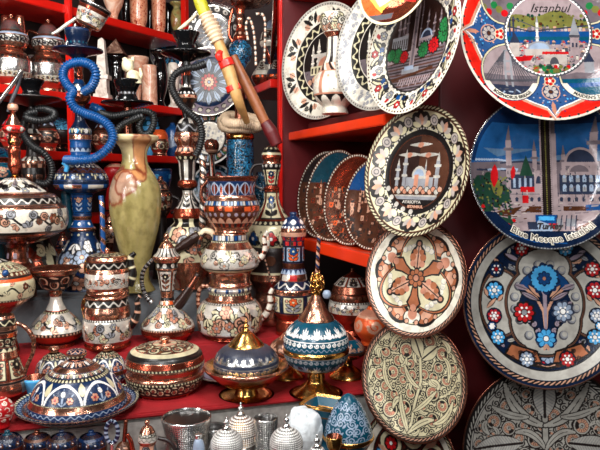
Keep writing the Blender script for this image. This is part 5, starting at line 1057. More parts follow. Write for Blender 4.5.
# copper and black water pipe, middle
t = Thing('water_pipe', 'copper and black water pipe with fluted neck, cream panels and coiled black hose', 'water pipe', 189, 1.52, TD, group=GH)
t.lathe('base', [(208, 13), (214, 15), (218, 15), (222, 14), (228, 20), (236, 24), (244, 25), (260, 25), (275, 22), (286, 18), (None, 20), (None, 0)], [(208, 218, 'plain', 'rcopper'), (218, 226, 'flute', 'black', dict(fg='cream')), (226, 260, 'scrib', 'cream', dict(n=4, seed=41))], 'copper', q=.55)
t.lathe('body', [(118, 4), (121, 8), (125, 10), (130, 11), (134, 12), (134, 12), (138, 13), (142, 12), (146, 10), (150, 11), (153, 12.5), (156, 12), (156, 12), (159, 10.5), (162, 9), (165, 8.5), (175, 8), (179, 7.5), (181, 9), (184, 10), (187, 9), (189, 6), (193, 5), (200, 7), (208, 12), (212, 14)], [(118, 124, 'flute', 'black', dict(fg='tin')), (124, 133, 'wave', 'black', dict(fg='grey')), (133, 136, 'plain', 'copper'), (136, 148, 'panel', 'rcopper', dict(n=7, fill='copper', ac=('rose', 'dcopper'))), (148, 152, 'flute', 'rose'), (152, 156, 'multi', 'dcopper', dict(fgs=('rcopper', 'dcopper'))), (156, 160, 'beads', 'black', dict(fg='cream')), (160, 180, 'flute', 'tin', dict(n=6, d=.28)), (180, 188, 'plain', 'rcopper'), (188, 211, 'panel', 'black', dict(n=5, fill='tin', ac=('soot', 'soot')))], 'copper', q=.5)
t.lathe('stem', [(60, 4), (70, 4.5), (76, 4), (76, 4), (80, 4), (84, 4), (88, 5), (92, 8.5), (96, 10), (100, 9.5), (104, 7), (110, 5), (119, 4)], [(71, 76, 'plain', 'rcopper'), (84, 88, 'scal', 'black', dict(fg='tin')), (92, 95, 'beads', 'black', dict(fg='white')), (95.5, 98.5, 'multi', 'rose', dict(fgs=('rose', 'rcopper'))), (98.5, 104, 'beads', 'black', dict(fg='brown'))], 'black', q=.6)
t.lathe('tray', [(54, 20), (52.5, 24), (52.5, 24), (54, 24.5), (57, 18), (60, 9), (62, 4), (62, 0)], [], 'glassy', q=.8, inner=1)
t.lathe('coal_bowl', [(37, 9), (32, 12.5), (32, 12.5), (33, 13.5), (39, 11), (45, 8.5), (49, 10), (54, 12)], [], 'glassy', inner=1)
t.tube('hose', [(205, 64, -.03), (196, 67, -.04), (184, 69, -.045), (174, 76, -.045), (172, 87, -.045), (176, 97, -.05), (182, 106, -.055), (191, 114, -.06), (199, 122, -.06), (202, 134, -.055), (200, 146, -.05), (196, 155, -.045)], 3.4, 'hoseblack', rib=.0056, ns=12, q=.45)
t.tube('smoke_pipe', [(202, 156, -.05), (203, 170, -.055), (203, 200, -.06), (202, 232, -.06)], 3.2, 'soot', ('soot', 'tin', 'soot', 'copper'), 12, twist=1)
hn = t.tube('mouthpiece', [(176, 250, -.065), (184, 245, -.065), (193, 239, -.065), (199, 235, -.065)], [3.4, 5, 5.2, 4.2], 'dbrown', label='dark turned wooden mouthpiece')
t.tube('mouthpiece_tip', [(199, 235, -.065), (202, 234, -.06), (205, 235, -.05)], [3, 3.2, 2.4], 'bone', par=hn, label='cream bone tip')
t.tube('tongs', [(178, 30, -.01), (186, 24, -.01), (197, 14, -.01)], [1.4, 2, 1.4], 'bone')
# blue crackle glass water pipe
t = Thing('water_pipe', 'blue crackle glass water pipe with tan coiled hose round its neck', 'water pipe', 241, 1.64, TD, group=GH)
t.lathe('base', [(139, 12.5), (143, 13.2), (160, 13.5), (178, 13), (200, 13), (230, 13), (270, 13), (None, 13), (None, 0)], [], 'navy', q=.8, mat=M['crackle'], label='blue crackle glass cylinder')
t.lathe('neck_ring', [(127, 5), (131, 8), (134, 13), (138, 14), (140, 13)], [], 'gold')
t.lathe('stem', [(66, 4), (90, 4), (110, 5), (128, 6)], [], 'dcopper')
t.tube('hose', [(222, 119, -.02), (224, 127, -.035), (238, 128, -.05), (254, 128, -.04), (260, 124, -.02), (254, 119, 0), (238, 116, .01), (226, 117, -.01), (228, 123, -.05), (244, 124, -.06), (258, 127, -.045)], 4.6, 'pale_wood', rib=.0045, ns=12, q=.5)
# two long wooden hose handles leaning across
G3 = 'long wooden hose handles leaning at the back'
t = Thing('hose_handle', 'tan wooden hose handle with two red bands and lime green tip', 'hose handle', 248, 1.46, at(240, 122, 1.6).z - EYE, group=G3)
t.tube('grip', [(247, 122, .06), (238, 100), (229, 72), (222, 52), (217, 38)], [3.2, 5.2, 6.6, 5.6, 5.2], 'wood', q=.7)
t.tube('sleeve', [(218, 42), (212, 28), (205, 14)], [6.4, 8, 6.6], 'pale_wood', label='pale ribbed sleeve', rib=.009)
t.tube('tip', [(205, 14), (201, 4), (197, -5)], [6.2, 6.4, 5], 'lime', label='lime green tip')
for a_, b_ in (((228, 67), (225, 60)), ((234.5, 91), (232.5, 85.5))): t.tube('red_band', [a_ + (0,), b_ + (0,)], [7.6, 7.4], 'bright', label='red band')
t.tube('tassel', [(221, 51, -.01), (219, 56, -.012), (221, 61, -.012)], [2.5, 4, 2.5], 'bright', label='red tassel')
t = Thing('hose_handle', 'brown wooden hose handle with a dark red tip, right of the banded one', 'hose handle', 268, 1.5, at(240, 122, 1.6).z - EYE, group=G3)
t.tube('grip', [(233, 56), (244, 80), (256, 104), (266, 124)], [4, 5.5, 5.5, 4.8], 'dwood', q=.7)
t.tube('tip', [(265, 122), (271, 132), (277, 145)], [5.5, 7, 6], 'maroon', label='dark red tip')
t = Thing('crackle_jar', 'dark blue crackle glass jar behind the tall copper stack', 'jar', 263, 1.7, TD)
t.lathe('jar', [(172, 6), (176, 7), (180, 9), (188, 13), (205, 13), (225, 12), (260, 12), (None, 12), (None, 0)], [], 'navy', q=.8, mat=M['crackledark'])
# big covered copper bowl at the left
t = Thing('footed_bowl', 'big footed copper bowl with cream fruit band and tall spired lid at the left', 'footed bowl', 19, 1.39, TD, group='large footed copper bowls at the left')
t.lathe('bowl', [(205, 44), (207, 47), (214, 49), (224, 48.5), (230, 46), (230, 46), (234, 40), (238, 32), (241, 24), (244, 12)], [(205, 208, 'plain', 'copper'), (208, 229.5, 'scrib', 'ivory', dict(n=6, seed=17, nb=9, bl=('rose', 'grey', 'copper'))), (229.5, 232, 'plain', 'black'), (232, 235, 'plain', 'copper'), (235, 238, 'beads', 'dcopper', dict(fg='black'))], 'rcopper', q=.5)
t.lathe('foot', [(243, 12), (248, 9.5), (256, 10), (262, 11), (266, 15), (270, 16), (285, 16), (None, 16), (None, 0)], [(252, 258, 'multi', 'dcopper', dict(fgs=('mauve', 'dcopper')))], 'dcopper', q=.7)
t.lathe('lid', [(178, 9), (180, 12), (180, 12), (184, 19), (190, 27), (192, 29), (192, 29), (194, 36), (197, 39.5), (197, 39.5), (201, 42), (204, 43), (204, 43), (206, 45)], [(178, 180, 'flute', 'tin'), (180, 192, 'scrib', 'ivory', dict(n=5, seed=23, bl=('grey', 'cream', 'black'))), (192, 197, 'plain', 'copper'), (197, 204, 'wave', 'black', dict(fg='tin', n=26)), (204, 207, 'plain', 'copper')], 'copper', q=.5)
t.lathe('finial', [(112, 0), (114, 2), (118, 4), (122, 6), (126, 8), (128, 10.5), (130, 10.5), (133, 8), (134, 5), (137, 4.5), (142, 6), (146, 4.5), (150, 6), (158, 5.6), (166, 6.5), (172, 4), (176, 3), (179, 9)], [(112, 126, 'plain', 'copper'), (126, 133, 'flower', 'bright', dict(pet=('ivory', 'ivory'), n=5, leaf='red')), (138, 146, 'beads', 'dcopper', dict(fg='gold')), (174, 178, 'plain', 'dgold')], 'rcopper', q=.5)
t.lathe('top_knob', [(103, 0), (103.5, 3.5), (108, 5), (112, 3), (114, 1)], [('r', 1.5, 4, 'plain', 'copper')], 'rose')
t = Thing('teal_jar', 'teal enamel jar with a leaf pattern, cut by the left edge of the photo', 'jar', -4, 1.5, TD)
t.lathe('jar', [(146, 4), (148, 12), (152, 17), (158, 19), (158, 19), (163, 17), (166, 20), (172, 22), (178, 20), (184, 14), (190, 8), (200, 6), (230, 7), (None, 12), (None, 0)], [(146, 158, 'scroll', 'teal', dict(fg='dteal', out='marine', ac='teal')), (158, 163, 'plain', 'rcopper'), (163, 186, 'panel', 'teal', dict(n=7, fill='teal', out='dteal', ac=('rose', 'rose')))], 'teal', q=.7)
t = Thing('footed_bowl', 'blue beaded glass dome on a dark footed bowl, on the left shelf', 'footed bowl', 60, 1.84, S3z, group='blue glass domes')
b = t.yb
t.lathe('bowl', [(130, 19), (132, 21), (138, 20), (144, 14), (147, 8), (149, 8), (None, 12), (None, 0)], [(144, 149, 'multi', 'copper', dict(fgs=('dcopper', 'soot')))], 'soot', q=.8)
t.lathe('dome', [(118, 4), (121, 10), (125, 16), (130, 20), (132, 20)], [], 'sky', q=.8, mat=M['bluedome'])
# ================================================================== stone vases and copper pots on the left shelf unit
GT = 'stone vases on the top left shelf'
def shelf(name, lab, cat, px, z, back=.07, group=None):
    p = Lpt(px); Y = p.y * (1 + back / (p - Vector((0, 0, 0))).length / .9); return Thing(name, lab, cat, px, Y, z, group=group)
def vase(px, z, lab, prof, mat, group, back=.07, name='stone_vase', cat='vase', ns=None, smooth=True, h=None):
    t = shelf(name, lab, cat, px, z, back, group); b = t.yb
    t.lathe('body', [(b + dy, r) for dy, r in prof] + [(b, 0)], [], 'black', q=.8, mat=mat, ns=ns, smooth=smooth); return t
tall = [(-44, 0), (-44, 3), (-43, 6), (-30, 7), (-12, 7), (-5, 6), (0, 6)]
vase(87, S1z, 'striped pale marble jar just right of the red post, top shelf', [(-20, 0), (-19, 6), (-14, 7), (-10, 5), (-6, 7), (0, 6.5)], M['whitemarble'], GT)
vase(114, S1z, 'cream onyx vase with narrow foot on the top shelf', [(-40, 0), (-40, 7), (-30, 10), (-20, 9), (-9, 4.5), (-4, 4), (-1, 9), (0, 9)], M['pinkmarble'], GT)
vase(126, S1z, 'glossy black vase between cream onyx vase and red marble column', [(-40, 0), (-40, 6), (-26, 8), (-12, 6), (-4, 4), (-1, 7), (0, 7)], M['blackstone'], GT, .135)
vase(139, S1z, 'thicker red marble cylinder vase on the top shelf', [(-44, 0), (-44, 8), (-30, 8.5), (-10, 8), (-4, 6.5), (0, 6.5)], M['redmarble'], GT)
vase(150, S1z, 'black glazed vase between the two red marble cylinders', [(-36, 0), (-36, 5), (-24, 6.5), (-10, 5), (-3, 4), (0, 6)], M['blackstone'], GT, .135)
vase(159, S1z, 'slimmer red marble cylinder vase on the top shelf', [(-46, 0), (-46, 6.5), (-30, 7), (-10, 6.5), (-4, 5.5), (0, 5.5)], M['redmarble'], GT)
vase(168, S1z, 'black glazed vase left of the green onyx vase', [(-38, 0), (-38, 5), (-24, 6), (-10, 5), (-3, 3.5), (0, 5)], M['blackstone'], GT, .135)
vase(177, S1z, 'small green onyx vase with flared lip at the right end of the top shelf', [(-34, 4), (-36, 6.5), (-34.5, 6.5), (-31, 3), (-26, 5), (-18, 6), (-10, 4.5), (-6, 2), (-5, 4), (-2, 3), (0, 4)], M['greenonyx'], GT, .05)
G4 = 'stone pieces on the second left shelf'
vase(103, S2z, 'white marble obelisk on a stepped plinth', [(-62, 0), (-60, 3), (-59, 4), (-59, 4), (-24, 7.2), (-24, 7.2), (-24, 10), (-20, 10), (-20, 10), (-20, 7.5), (-5, 8), (-5, 8), (-5, 10), (0, 10)], M['whitemarble'], G4, .05, 'obelisk', 'ornament', 4, False)
t = vase(117, S2z, 'black stone vase with brown pyramid above its mouth', [(-47, 0), (-47, 9), (-45, 10.5), (-40, 8.5), (-34, 9), (-20, 8.5), (-8, 6), (-2, 6), (0, 8)], M['blackstone'], G4, .08)
b = at(117, t.yb - 47.3, t.Y).z - EYE
t2 = Thing('pyramid', 'brown marble pyramid resting on the black stone vase', 'ornament', 116, t.Y, b); t2.lathe('body', [(t2.yb - 17, 0), (t2.yb, 14), (t2.yb, 14), (t2.yb, 0)], [], 'brown', ns=4, mat=M['brownmarble'], smooth=False)
vase(138, S2z, 'pinkish marble goblet vase behind the cream figurine', [(-44, 8), (-50, 11), (-49, 11.5), (-42, 10), (-30, 7), (-14, 4), (-5, 4), (-1, 8), (0, 8)], M['pinkmarble'], G4, .13)
vase(150, S2z, 'plain salmon pink marble cylinder', [(-41, 0), (-41, 6.5), (-40, 7), (-2, 7.5), (0, 7.5)], M['pinkmarble'], G4)
vase(161, S2z, 'tall black stone vase with curved side handles and flared mouth', [(-54, 6), (-57, 9), (-55, 9), (-50, 5), (-44, 6), (-30, 7.5), (-16, 5.5), (-8, 3), (-4, 4), (0, 6)], M['blackstone'], G4)
vase(173.5, S2z, 'white alabaster vase beside the coiled black hose', [(-46, 0), (-46, 4), (-38, 6.5), (-26, 6), (-14, 4), (-6, 3), (-2, 6), (0, 6)], M['whitemarble'], G4, .06)
# dark coal bowl and carved figure
t = Thing('water_pipe', 'dark water pipe behind the onyx vase, black hose looping above the vase', 'water pipe', 131, 1.575, TD, group=GH)
t.lathe('base', [(180, 8), (200, 9), (240, 16), (270, 18), (None, 16), (None, 0)], [], 'soot', q=1)
t.lathe('stem', [(106, 4), (130, 4), (150, 5), (182, 8)], [], 'dcopper', q=1)
t.lathe('tray', [(103.5, 20), (102, 25), (102, 25), (103.5, 25.5), (106, 16), (108, 4), (108, 0)], [], 'glassy', q=.9, inner=1)
t.lathe('coal_bowl', [(84, 9), (79.5, 12), (79.5, 12), (80.5, 13), (87, 11), (93, 8.5), (98, 10), (104, 12)], [(92, 95, 'beads', 'soot', dict(fg='grey'))], 'glassy', inner=1)
t.tube('hose', [(98, 112, -.02), (112, 116, -.045), (126, 114, -.05), (142, 111, -.045), (152, 114, -.04), (154, 122, -.04), (150, 132, -.04), (143, 134, -.04), (139, 126, -.04), (142, 117, -.045), (134, 119, -.055), (122, 125, -.06), (116, 132, -.06)], 3.3, 'hoseblack', rib=.0056, q=.5)
t.tube('hose_tip', [(91, 106, -.02), (99, 110, -.02), (103, 113, -.02)], [4, 4.4, 4], 'hoseblue', rib=.0062)
b = at(132, 80.2, 1.575).z - EYE
t = Thing('figurine', 'small cream carved animal figurine standing in the dark coal bowl', 'figurine', 132, 1.575, at(132, 84.2, 1.575).z - EYE)
t.lathe('body', [(70, 0), (71, 5), (76, 7), (81, 7.5), (None, 7.5), (None, 0)], [], 'bone', mat=M['creamonyx'], jit=(.25, 60), dx=1.5)
t.lathe('head', [(59, 0), (61, 4.5), (66, 6), (71, 4.5), (73, 0)], [], 'bone', mat=M['creamonyx'], jit=(.2, 70), dx=-3, dd=-.006)
t.tube('ear', [(125, 63), (124, 59), (126.5, 58)], [2, 1.8, .6], 'bone', mat=M['creamonyx']); t.tube('ear', [(132, 62), (133, 58), (134, 57)], [2, 1.8, .6], 'bone', mat=M['creamonyx'])
t.tube('tail', [(138, 82), (141, 75), (140, 68)], [2, 2, 1.2], 'bone', mat=M['creamonyx'])
# copper samovar pots, second shelf
GS2 = 'stacked copper pots on the second left shelf'
for px, bk, sc, labs in ((49, .075, 1.0, ('lower copper pot of the right stack under the red top shelf', 'upper lidded copper pot of the right stack under the red top shelf')), (12, .075, 1.0, ('lower copper pot of the stack by the left edge', 'upper copper pot of the stack by the left edge, with two necks'))):
    t = shelf('copper_pot', labs[0], 'pot', px, S2z, bk, GS2); b = t.yb; g = lambda L_: [(b + y * sc, r * sc) for y, r in L_]
    t.lathe('body', g([(-40, 11), (-38, 12), (-35, 15), (-31, 18), (-28, 19), (-28, 19), (-18, 19), (-10, 17), (-4, 13), (0, 13), (0, 0)]), [(b - 40 * sc, b - 34 * sc, 'plain', 'copper'), (b - 33 * sc, b - 28 * sc, 'beads', 'dcopper', dict(fg='black')), (b - 28 * sc, b - 16 * sc, 'plain', 'silver'), (b - 16 * sc, b - 10 * sc, 'scroll', 'tin', dict(ac='copper'))], 'copper', q=.6)
    t.tube('handle', [(px - 17 * sc, b - 10 * sc), (px - 25 * sc, b - 18 * sc), (px - 24 * sc, b - 30 * sc), (px - 14 * sc, b - 35 * sc)], 1.8, 'rose', ('rose', 'dcopper'), 7)
    z2 = at(px, b - 40 * sc, t.Y).z - EYE
    u = Thing('copper_pot', labs[1], 'pot', px, t.Y, z2, group=GS2); b = u.yb
    u.lathe('body', g([(-16, 11), (-14, 15), (-9, 16), (-9, 16), (-6, 15), (0, 12), (0, 0)]), [(b - 16 * sc, b - 13 * sc, 'plain', 'pale'), (b - 12 * sc, b - 5 * sc, 'scroll', 'soot', dict(fg='tin', ac='slate'))], 'copper', q=.6)
    u.lathe('lid', g([(-35, 0), (-34, 2), (-31, 1.5), (-30, 4), (-26, 7.5), (-20, 10.5), (-16, 12)]), [(b - 27 * sc, b - 18 * sc, 'plain', 'silver')], 'copper', q=.6)
    u.tube('handle', [(px - 14 * sc, b - 6 * sc), (px - 22 * sc, b - 10 * sc), (px - 21 * sc, b - 22 * sc), (px - 11 * sc, b - 20 * sc)], 1.7, 'dcopper')
    if px == 12:
        for dx in (-9, 5): u.lathe('neck', g([(-35, 4), (-32, 4.5), (-26, 5), (-16, 6)]), [], 'copper', dx=dx, dd=.02)
t = Thing('coal_tongs', 'steel tongs slanting down at the left edge above the spired lid', 'tongs', 10, 1.42, at(10, 112, 1.42).z - EYE)
t.tube('arm', [(21, 70), (14, 82), (4, 95), (-4, 106)], [1.5, 2.2, 2.2, 2], 'silver'); t.tube('arm', [(22, 71, .008), (17, 88, .01), (12, 100, .01), (8, 112, .01)], [1.5, 2, 2, 1.6], 'dgrey')
# small coloured pieces on the third shelf between vase and copper pipe
t = shelf('trinket_pot', 'small copper pot with a salmon lid in the gap right of the onyx vase', 'pot', 160, S3z, .05); b = t.yb
t.lathe('body', [(b - 17, 8), (b - 14, 9), (b - 8, 9), (b - 3, 7), (b, 8), (b, 0)], [(b - 15, b - 6, 'scroll', 'copper', dict(ac='dcopper'))], 'copper'); t.lathe('lid', [(b - 27, 0), (b - 26, 5), (b - 21, 8), (b - 16, 8)], [], 'orange')
t = shelf('glass_jar', 'turquoise glass jar glowing in the gap right of the onyx vase', 'jar', 151, S3z, .13); b = t.yb
t.lathe('jar', [(b - 40, 0), (b - 40, 5), (b - 36, 8), (b - 20, 9), (b, 8), (b, 0)], [(b - 36, b - 30, 'beads', 'teal', dict(fg='sky'))], 'sky')
t = shelf('glass_jar', 'deep blue glass jar with star cuts beside the copper water pipe', 'jar', 173, S3z, .06); b = t.yb
t.lathe('jar', [(b - 34, 2), (b - 31, 3), (b - 27, 7), (b - 14, 8.5), (b, 7), (b, 0)], [(b - 24, b - 8, 'palm', 'blue', dict(fg='pale'))], 'blue')
t = shelf('blue_bowl', 'round blue enamel bowl below the third shelf, right of the onyx vase', 'bowl', 160, -.1, .05); b = t.yb
t.lathe('bowl', [(b - 38, 10), (b - 40, 12), (b - 38, 12.5), (b - 26, 11), (b - 14, 8), (b - 2, 5), (b, 7), (b, 0)], [(b - 37, b - 27, 'beads', 'blue', dict(fg='sky', r=.25))], 'navy', inner=0)
t = shelf('red_pot', 'dark red glazed pot between blue water pipe and onyx vase', 'pot', 116, S3z - .166, .02); b = t.yb
t.lathe('body', [(163, 4), (165, 7), (169, 11), (176, 11), (184, 8), (200, 10), (b, 9), (b, 0)], [(164, 167, 'plain', 'rose')], 'red', q=.8)
for px, Y, top, r, lab, k1, k2 in ((113, 1.70, 208, 12, 'copper lidded pot half hidden between the blue water pipe and the onyx vase', 'dcopper', 'rose'), (162, 1.66, 176, 11, 'black and copper pot half hidden between onyx vase and copper water pipe', 'soot', 'dcopper'), (64, 1.62, 232, 9, 'blue and white jar half hidden behind the goblet and the blue water pipe', 'navy', 'ivory')):
    t = Thing('lidded_pot', lab, 'pot', px, Y, TD, group='pots tucked between the water pipes'); b = t.yb
    t.lathe('body', [(top + 14, r * .7), (top + 18, r * .95), (top + 28, r), (top + 36, r * .8), (top + 42, r * .5), (b - 3, r * .8), (b, r * .9), (b, 0)], [(top + 16, top + 20, 'plain', 'copper'), (top + 20, top + 34, 'scrib', k2, dict(n=4, seed=px, nb=7)), (top + 34, top + 40, 'beads', k1, dict(fg='copper'))], k1, q=.7)
    t.lathe('lid', [(top, 0), (top + .5, 2), (top + 4, 2.5), (top + 6, r * .45), (top + 14, r * .8)], [(top + 8, top + 13, 'beads', k1, dict(fg='rose'))], 'copper', q=.7)
    t.tube('handle', [(px + r * .9, top + 20), (px + r * 1.5, top + 24), (px + r * 1.4, top + 34), (px + r * .8, top + 37)], 1.6, k1)
GL = 'plates leaning at the back of the left shelves'
for px, py, r_, lab, fn in ((34, 30, 20, 'pale blue plate leaning behind the copper pots, left of the red post', lambda p: d_star(p, 'sky', 'slate', 'slate')), (64, 30, 18, 'blue grey plate leaning behind the copper pots, right beside the red post', lambda p: d_star(p, 'pale', 'slate', 'navy')), (146, 58, 20, 'blue plate leaning behind the stone pieces on the second left shelf', lambda p: d_star(p, 'sky', 'navy', 'sky'))):
    q_ = Lpt(px); Plate('standing_plate', lab, 'decorative plate', px, py, q_.y * 1.1, r_, -42, 6, fn, nr=50, ns=180, group=GL, zbot=S2z)
for px, lab, k1 in ((104, 'dark copper pot on the third left shelf, just behind the blue coiled hose', 'dcopper'), (48, 'black and copper pot on the third left shelf beside the beaded blue dome', 'soot'), (12, 'red lidded pot low behind the spired lid by the left edge', 'red')):
    t = shelf('small_pot', lab, 'pot', px, S3z, .05, 'small pots on the third left shelf'); b = t.yb
    t.lathe('body', [(b - 24, 8), (b - 20, 11), (b - 12, 12), (b - 4, 8), (b, 8), (b, 0)], [(b - 20, b - 8, 'scroll', k1, dict(fg='rose', ac='copper'))], 'copper', q=.8); t.lathe('lid', [(b - 36, 0), (b - 35, 2.5), (b - 32, 3), (b - 30, 5), (b - 24, 9)], [(b - 30, b - 25, 'beads', k1, dict(fg='pale'))], k1, q=.8)
# ================================================================== back wall: hung plates
GB = 'plates hanging on the back wall'
Plate('wall_plate', 'dark plate with a pale blue twelve-pointed star and red centre', 'decorative plate', 209, 82, 2.2, 34, 5, 4, d_star, nr=90, ns=320, group=GB)
Plate('wall_plate', 'silver plate with a black ring behind the lime tipped handle', 'decorative plate', 213, 33, 2.27, 27, 5, 4, d_silverring, nr=70, ns=240, group=GB)
Plate('wall_plate', 'white plate with dark floral rim behind the copper water pipe', 'decorative plate', 209, 138, 2.2, 27, 10, 4, d_whitefloral, nr=80, ns=260, group=GB)
Plate('wall_plate', 'teal plate with a white rim, low behind the copper water pipe', 'decorative plate', 214, 186, 2.26, 22, 5, 4, d_tealrim, nr=60, ns=200, group=GB)
Plate('wall_plate', 'grey patterned plate high behind the black tray of the copper water pipe', 'decorative plate', 172, 52, 2.31, 22, 5, 4, lambda p: d_star(p, 'sky', 'teal', 'teal'), nr=60, ns=200, group=GB)
t = Thing('copper_ball_pot', 'small round copper pot with a ring handle in front of the white floral plate', 'pot', 213, 1.72, TD)
t.lathe('body', [(138, 0), (139, 2), (140, 5), (145, 7.5), (151, 6), (155, 3), (170, 3), (200, 5), (220, 9), (260, 12), (None, 10), (None, 0)], [(150, 153, 'plain', 'rose'), (155, 180, 'diag', 'soot', dict(n=4, ks=('rcopper', 'soot', 'tin')))], 'copper', q=.8)
# farther shelf: copper lamp, tagine style pots
GF = 'little cone lidded pots on the back shelf'
zb = at(268, 85, 1.86).z - EYE
for px, lab, ks in ((262, 'little cone lidded pot with white cone on the back shelf, left one', ('ivory', 'dcopper')), (276, 'little cone lidded pot with striped cone on the back shelf, right one', ('slate', 'rcopper'))):
    t = Thing('tagine_pot', lab, 'pot', px, 1.86 + (269 - px) * .001 + .01, zb, group=GF); b = t.yb
    t.lathe('bowl', [(b - 10, 10), (b - 8, 10.5), (b - 4, 9), (b, 6), (b, 0)], [(b - 10, b - 7, 'multi', ks[1], dict(fgs=('orange', 'soot')))], 'dcopper', q=.7); t.lathe('lid', [(b - 26, 0), (b - 25, 1.5), (b - 20, 4), (b - 14, 8), (b - 10, 10)], [(b - 26, b - 14, 'panel', ks[0], dict(n=4, fill='ivory', ac=('soot', ks[1])))], ks[0], q=.7)
t = Thing('domed_model', 'small white and brown domed jar above the cone lidded pots', 'jar', 271, 1.97, zb)
t.lathe('jar', [(28, 3), (32, 8), (36, 10), (44, 11), (48, 9), (56, 8), (68, 10), (None, 10), (None, 0)], [(32, 42, 'panel', 'brown', dict(n=4, fill='ivory', ac=('dcopper', 'soot'))), (48, 66, 'diag', 'marine', dict(n=4, ks=('soot', 'slate', 'rcopper')))], 'ivory', q=.8)
t.lathe('cap', [(20, 0), (21, 2), (24, 5), (29, 7), (30, 4)], [], 'pale', q=.8)
t = Thing('water_pipe', 'copper water pipe high at the back with blue crackle ball and wide tray', 'water pipe', 242, 1.8, TD, group=GH)
t.lathe('glass_ball', [(40, 5), (42, 7), (47, 10.5), (53, 11.5), (60, 10), (66, 6), (70, 4), (71, 0)], [], 'blue', q=.7, mat=M['crackle'], label='blue crackle glass ball')
t.lathe('base', [(69, 4), (90, 4), (180, 7), (None, 10), (None, 0)], [(75, 180, 'diag', 'soot', dict(n=3, ks=('dcopper', 'soot', 'soot')))], 'dcopper', q=1)
t.lathe('stem', [(3, 12), (8, 5), (14, 4), (20, 5.5), (26, 4), (33, 5), (38, 7), (42, 6)], [(14, 26, 'flute', 'copper'), (32, 36, 'beads', 'dcopper', dict(fg='rose'))], 'rcopper', q=.6)
t.lathe('tray', [(0, 24), (-2, 29), (-2, 29), (1, 30), (4, 22), (6, 12), (7, 5)], [('r', 16, 30, 'scroll', 'dcopper', dict(fg='rose'))], 'dcopper', q=.8)
t.tube('arm', [(233, 8), (230, 20), (229, 34), (233, 42)], 1.6, 'rcopper'); 
for pts in ([(248, 40), (246, 26), (249, 18), (253, 28), (255, 44), (256, 66)], [(256, 14), (262, 14), (265, 22), (265, 44), (264, 62)]): t.tube('chain', [p_ + (-.03,) for p_ in pts], 1.3, 'ivory', ('ivory', 'rose', 'soot'), 5)
# plate seen edge-on by the post, silver vase and lace
Plate('standing_plate', 'plate with black beaded edge seen almost edge-on beside the back shelf', 'decorative plate', 276, 26, 1.755, 40, 87, 3, lambda p: d_blackring(p), nr=60, ns=220, depth=.1, group=GS)
t = Thing('engraved_vase', 'white and copper engraved vase with a lobed mouth and script on its round belly', 'vase', 335, 1.395, .1365)
b = t.yb
t.lathe('body', [(26, 9), (16, 12), (14, 14), (15, 15), (22, 15), (32, 12), (38, 8), (40, 8), (56, 9), (62, 11), (70, 15), (80, 20), (90, 21.5), (100, 19), (106, 13), (108, 12), (None, 13), (None, 0)], [(14, 33, 'scrib', 'ivory', dict(n=5, seed=51, bl=('ivory', 'cream', 'rose'))), (33, 38, 'plain', 'copper'), (38, 64, 'flute', 'ivory', dict(n=7)), (64, 72, 'diag', 'rose', dict(n=9, ks=('rose', 'soot', 'ivory'))), (72, 96, 'panel', 'peach', dict(n=4, fill='ivory', out='ivory', ac=('ivory', 'ivory'))), (96, 104, 'scal', 'black', dict(fg='ivory'))], 'ivory', q=.55, inner=0)
t.tube('script', [(331, 89, -.044), (334, 85, -.0455), (334, 89, -.0455), (338, 85, -.0455), (339, 88, -.0455), (343, 84, -.044)], .5, 'soot', ns=6, q=.6)
# ================================================================== front: silver coffee things, dark pots, teal boxes
GC = 'dark blue copper pots below the blue dish'
for i, (px, lab) in enumerate(((9, 'dark blue copper pot in the bottom left corner'), (38, 'dark blue copper pot under the left of the large blue dish, second from the corner'), (63, 'dark copper pot under the middle of the large blue dish'), (92, 'deep blue pot under the right of the large blue dish'))):
    t = Thing('small_pot', lab, 'pot', px, (.97, 1.02, .99, 1.03)[i], T0 - .006, group=GC); b = t.yb
    t.lathe('body', [(436, 11), (440, 14), (447, 15.5), (455, 15), (464, 12), (b - 3, 9), (b, 10), (b, 0)], [(438, 444, 'flower', 'marine', dict(pet=('dcopper', 'navy'), leaf='navy')), (445, 450, 'plain', 'dcopper'), (450, 466, 'scroll', 'navy', dict(fg='brown', ac='marine'))], ['marine', 'brown', 'dbrown', 'navy'][i], q=.7)
    t.lathe('lid', [(430, 0), (430.5, 2.5), (433, 3), (434, 5), (437, 9), (439, 11)], [(434, 438, 'scroll', 'marine', dict(fg='brown', ac='navy'))], ['dteal', 'dcopper', 'marine', 'navy'][i], q=.7)
t = Thing('hand_mirror', 'small oval frame with black and white scrolled border, standing below the blue dish', 'frame', 112, 1.0, T0 - .006); b = t.yb
t.tube('frame', [(112 + 6 * math.sin(a), 432 - 11 * math.cos(a)) for a in np.linspace(0, 2 * PI, 25)], 2.2, 'marine', ('marine', 'pale', 'marine'), 5, flat=.6)
t.tube('stem', [(112, 443), (112, 455), (112, b - 5)], [2, 2, 5], 'silver')
t = Thing('mini_ewer', 'small copper ewer with white collar and big looped handle at the bottom edge', 'ewer', 148, 1.02, T0 - .006); b = t.yb
t.lathe('body', [(432, 7), (434, 8.5), (438, 9.5), (441, 9.5), (444, 8), (450, 9), (460, 14), (470, 14), (b - 4, 9), (b, 10), (b, 0)], [(432, 436, 'scroll', 'black', dict(fg='ivory', ac='ivory')), (436, 440, 'wave', 'tin', dict(fg='black')), (444, 470, 'scrib', 'rose', dict(n=4, seed=8))], 'copper', q=.6)
t.lathe('lid', [(420, 0), (420.5, 2), (423, 2.8), (425, 2), (427, 5), (432, 8)], [], 'copper', q=.6)
t.tube('handle', [(158, 438), (168, 441), (175, 449), (176, 462), (170, 472)], 2, 'soot'); t.tube('spout', [(138, 462), (133, 452), (131, 442), (127, 434)], [3.5, 3, 2.4, 2], 'rcopper')
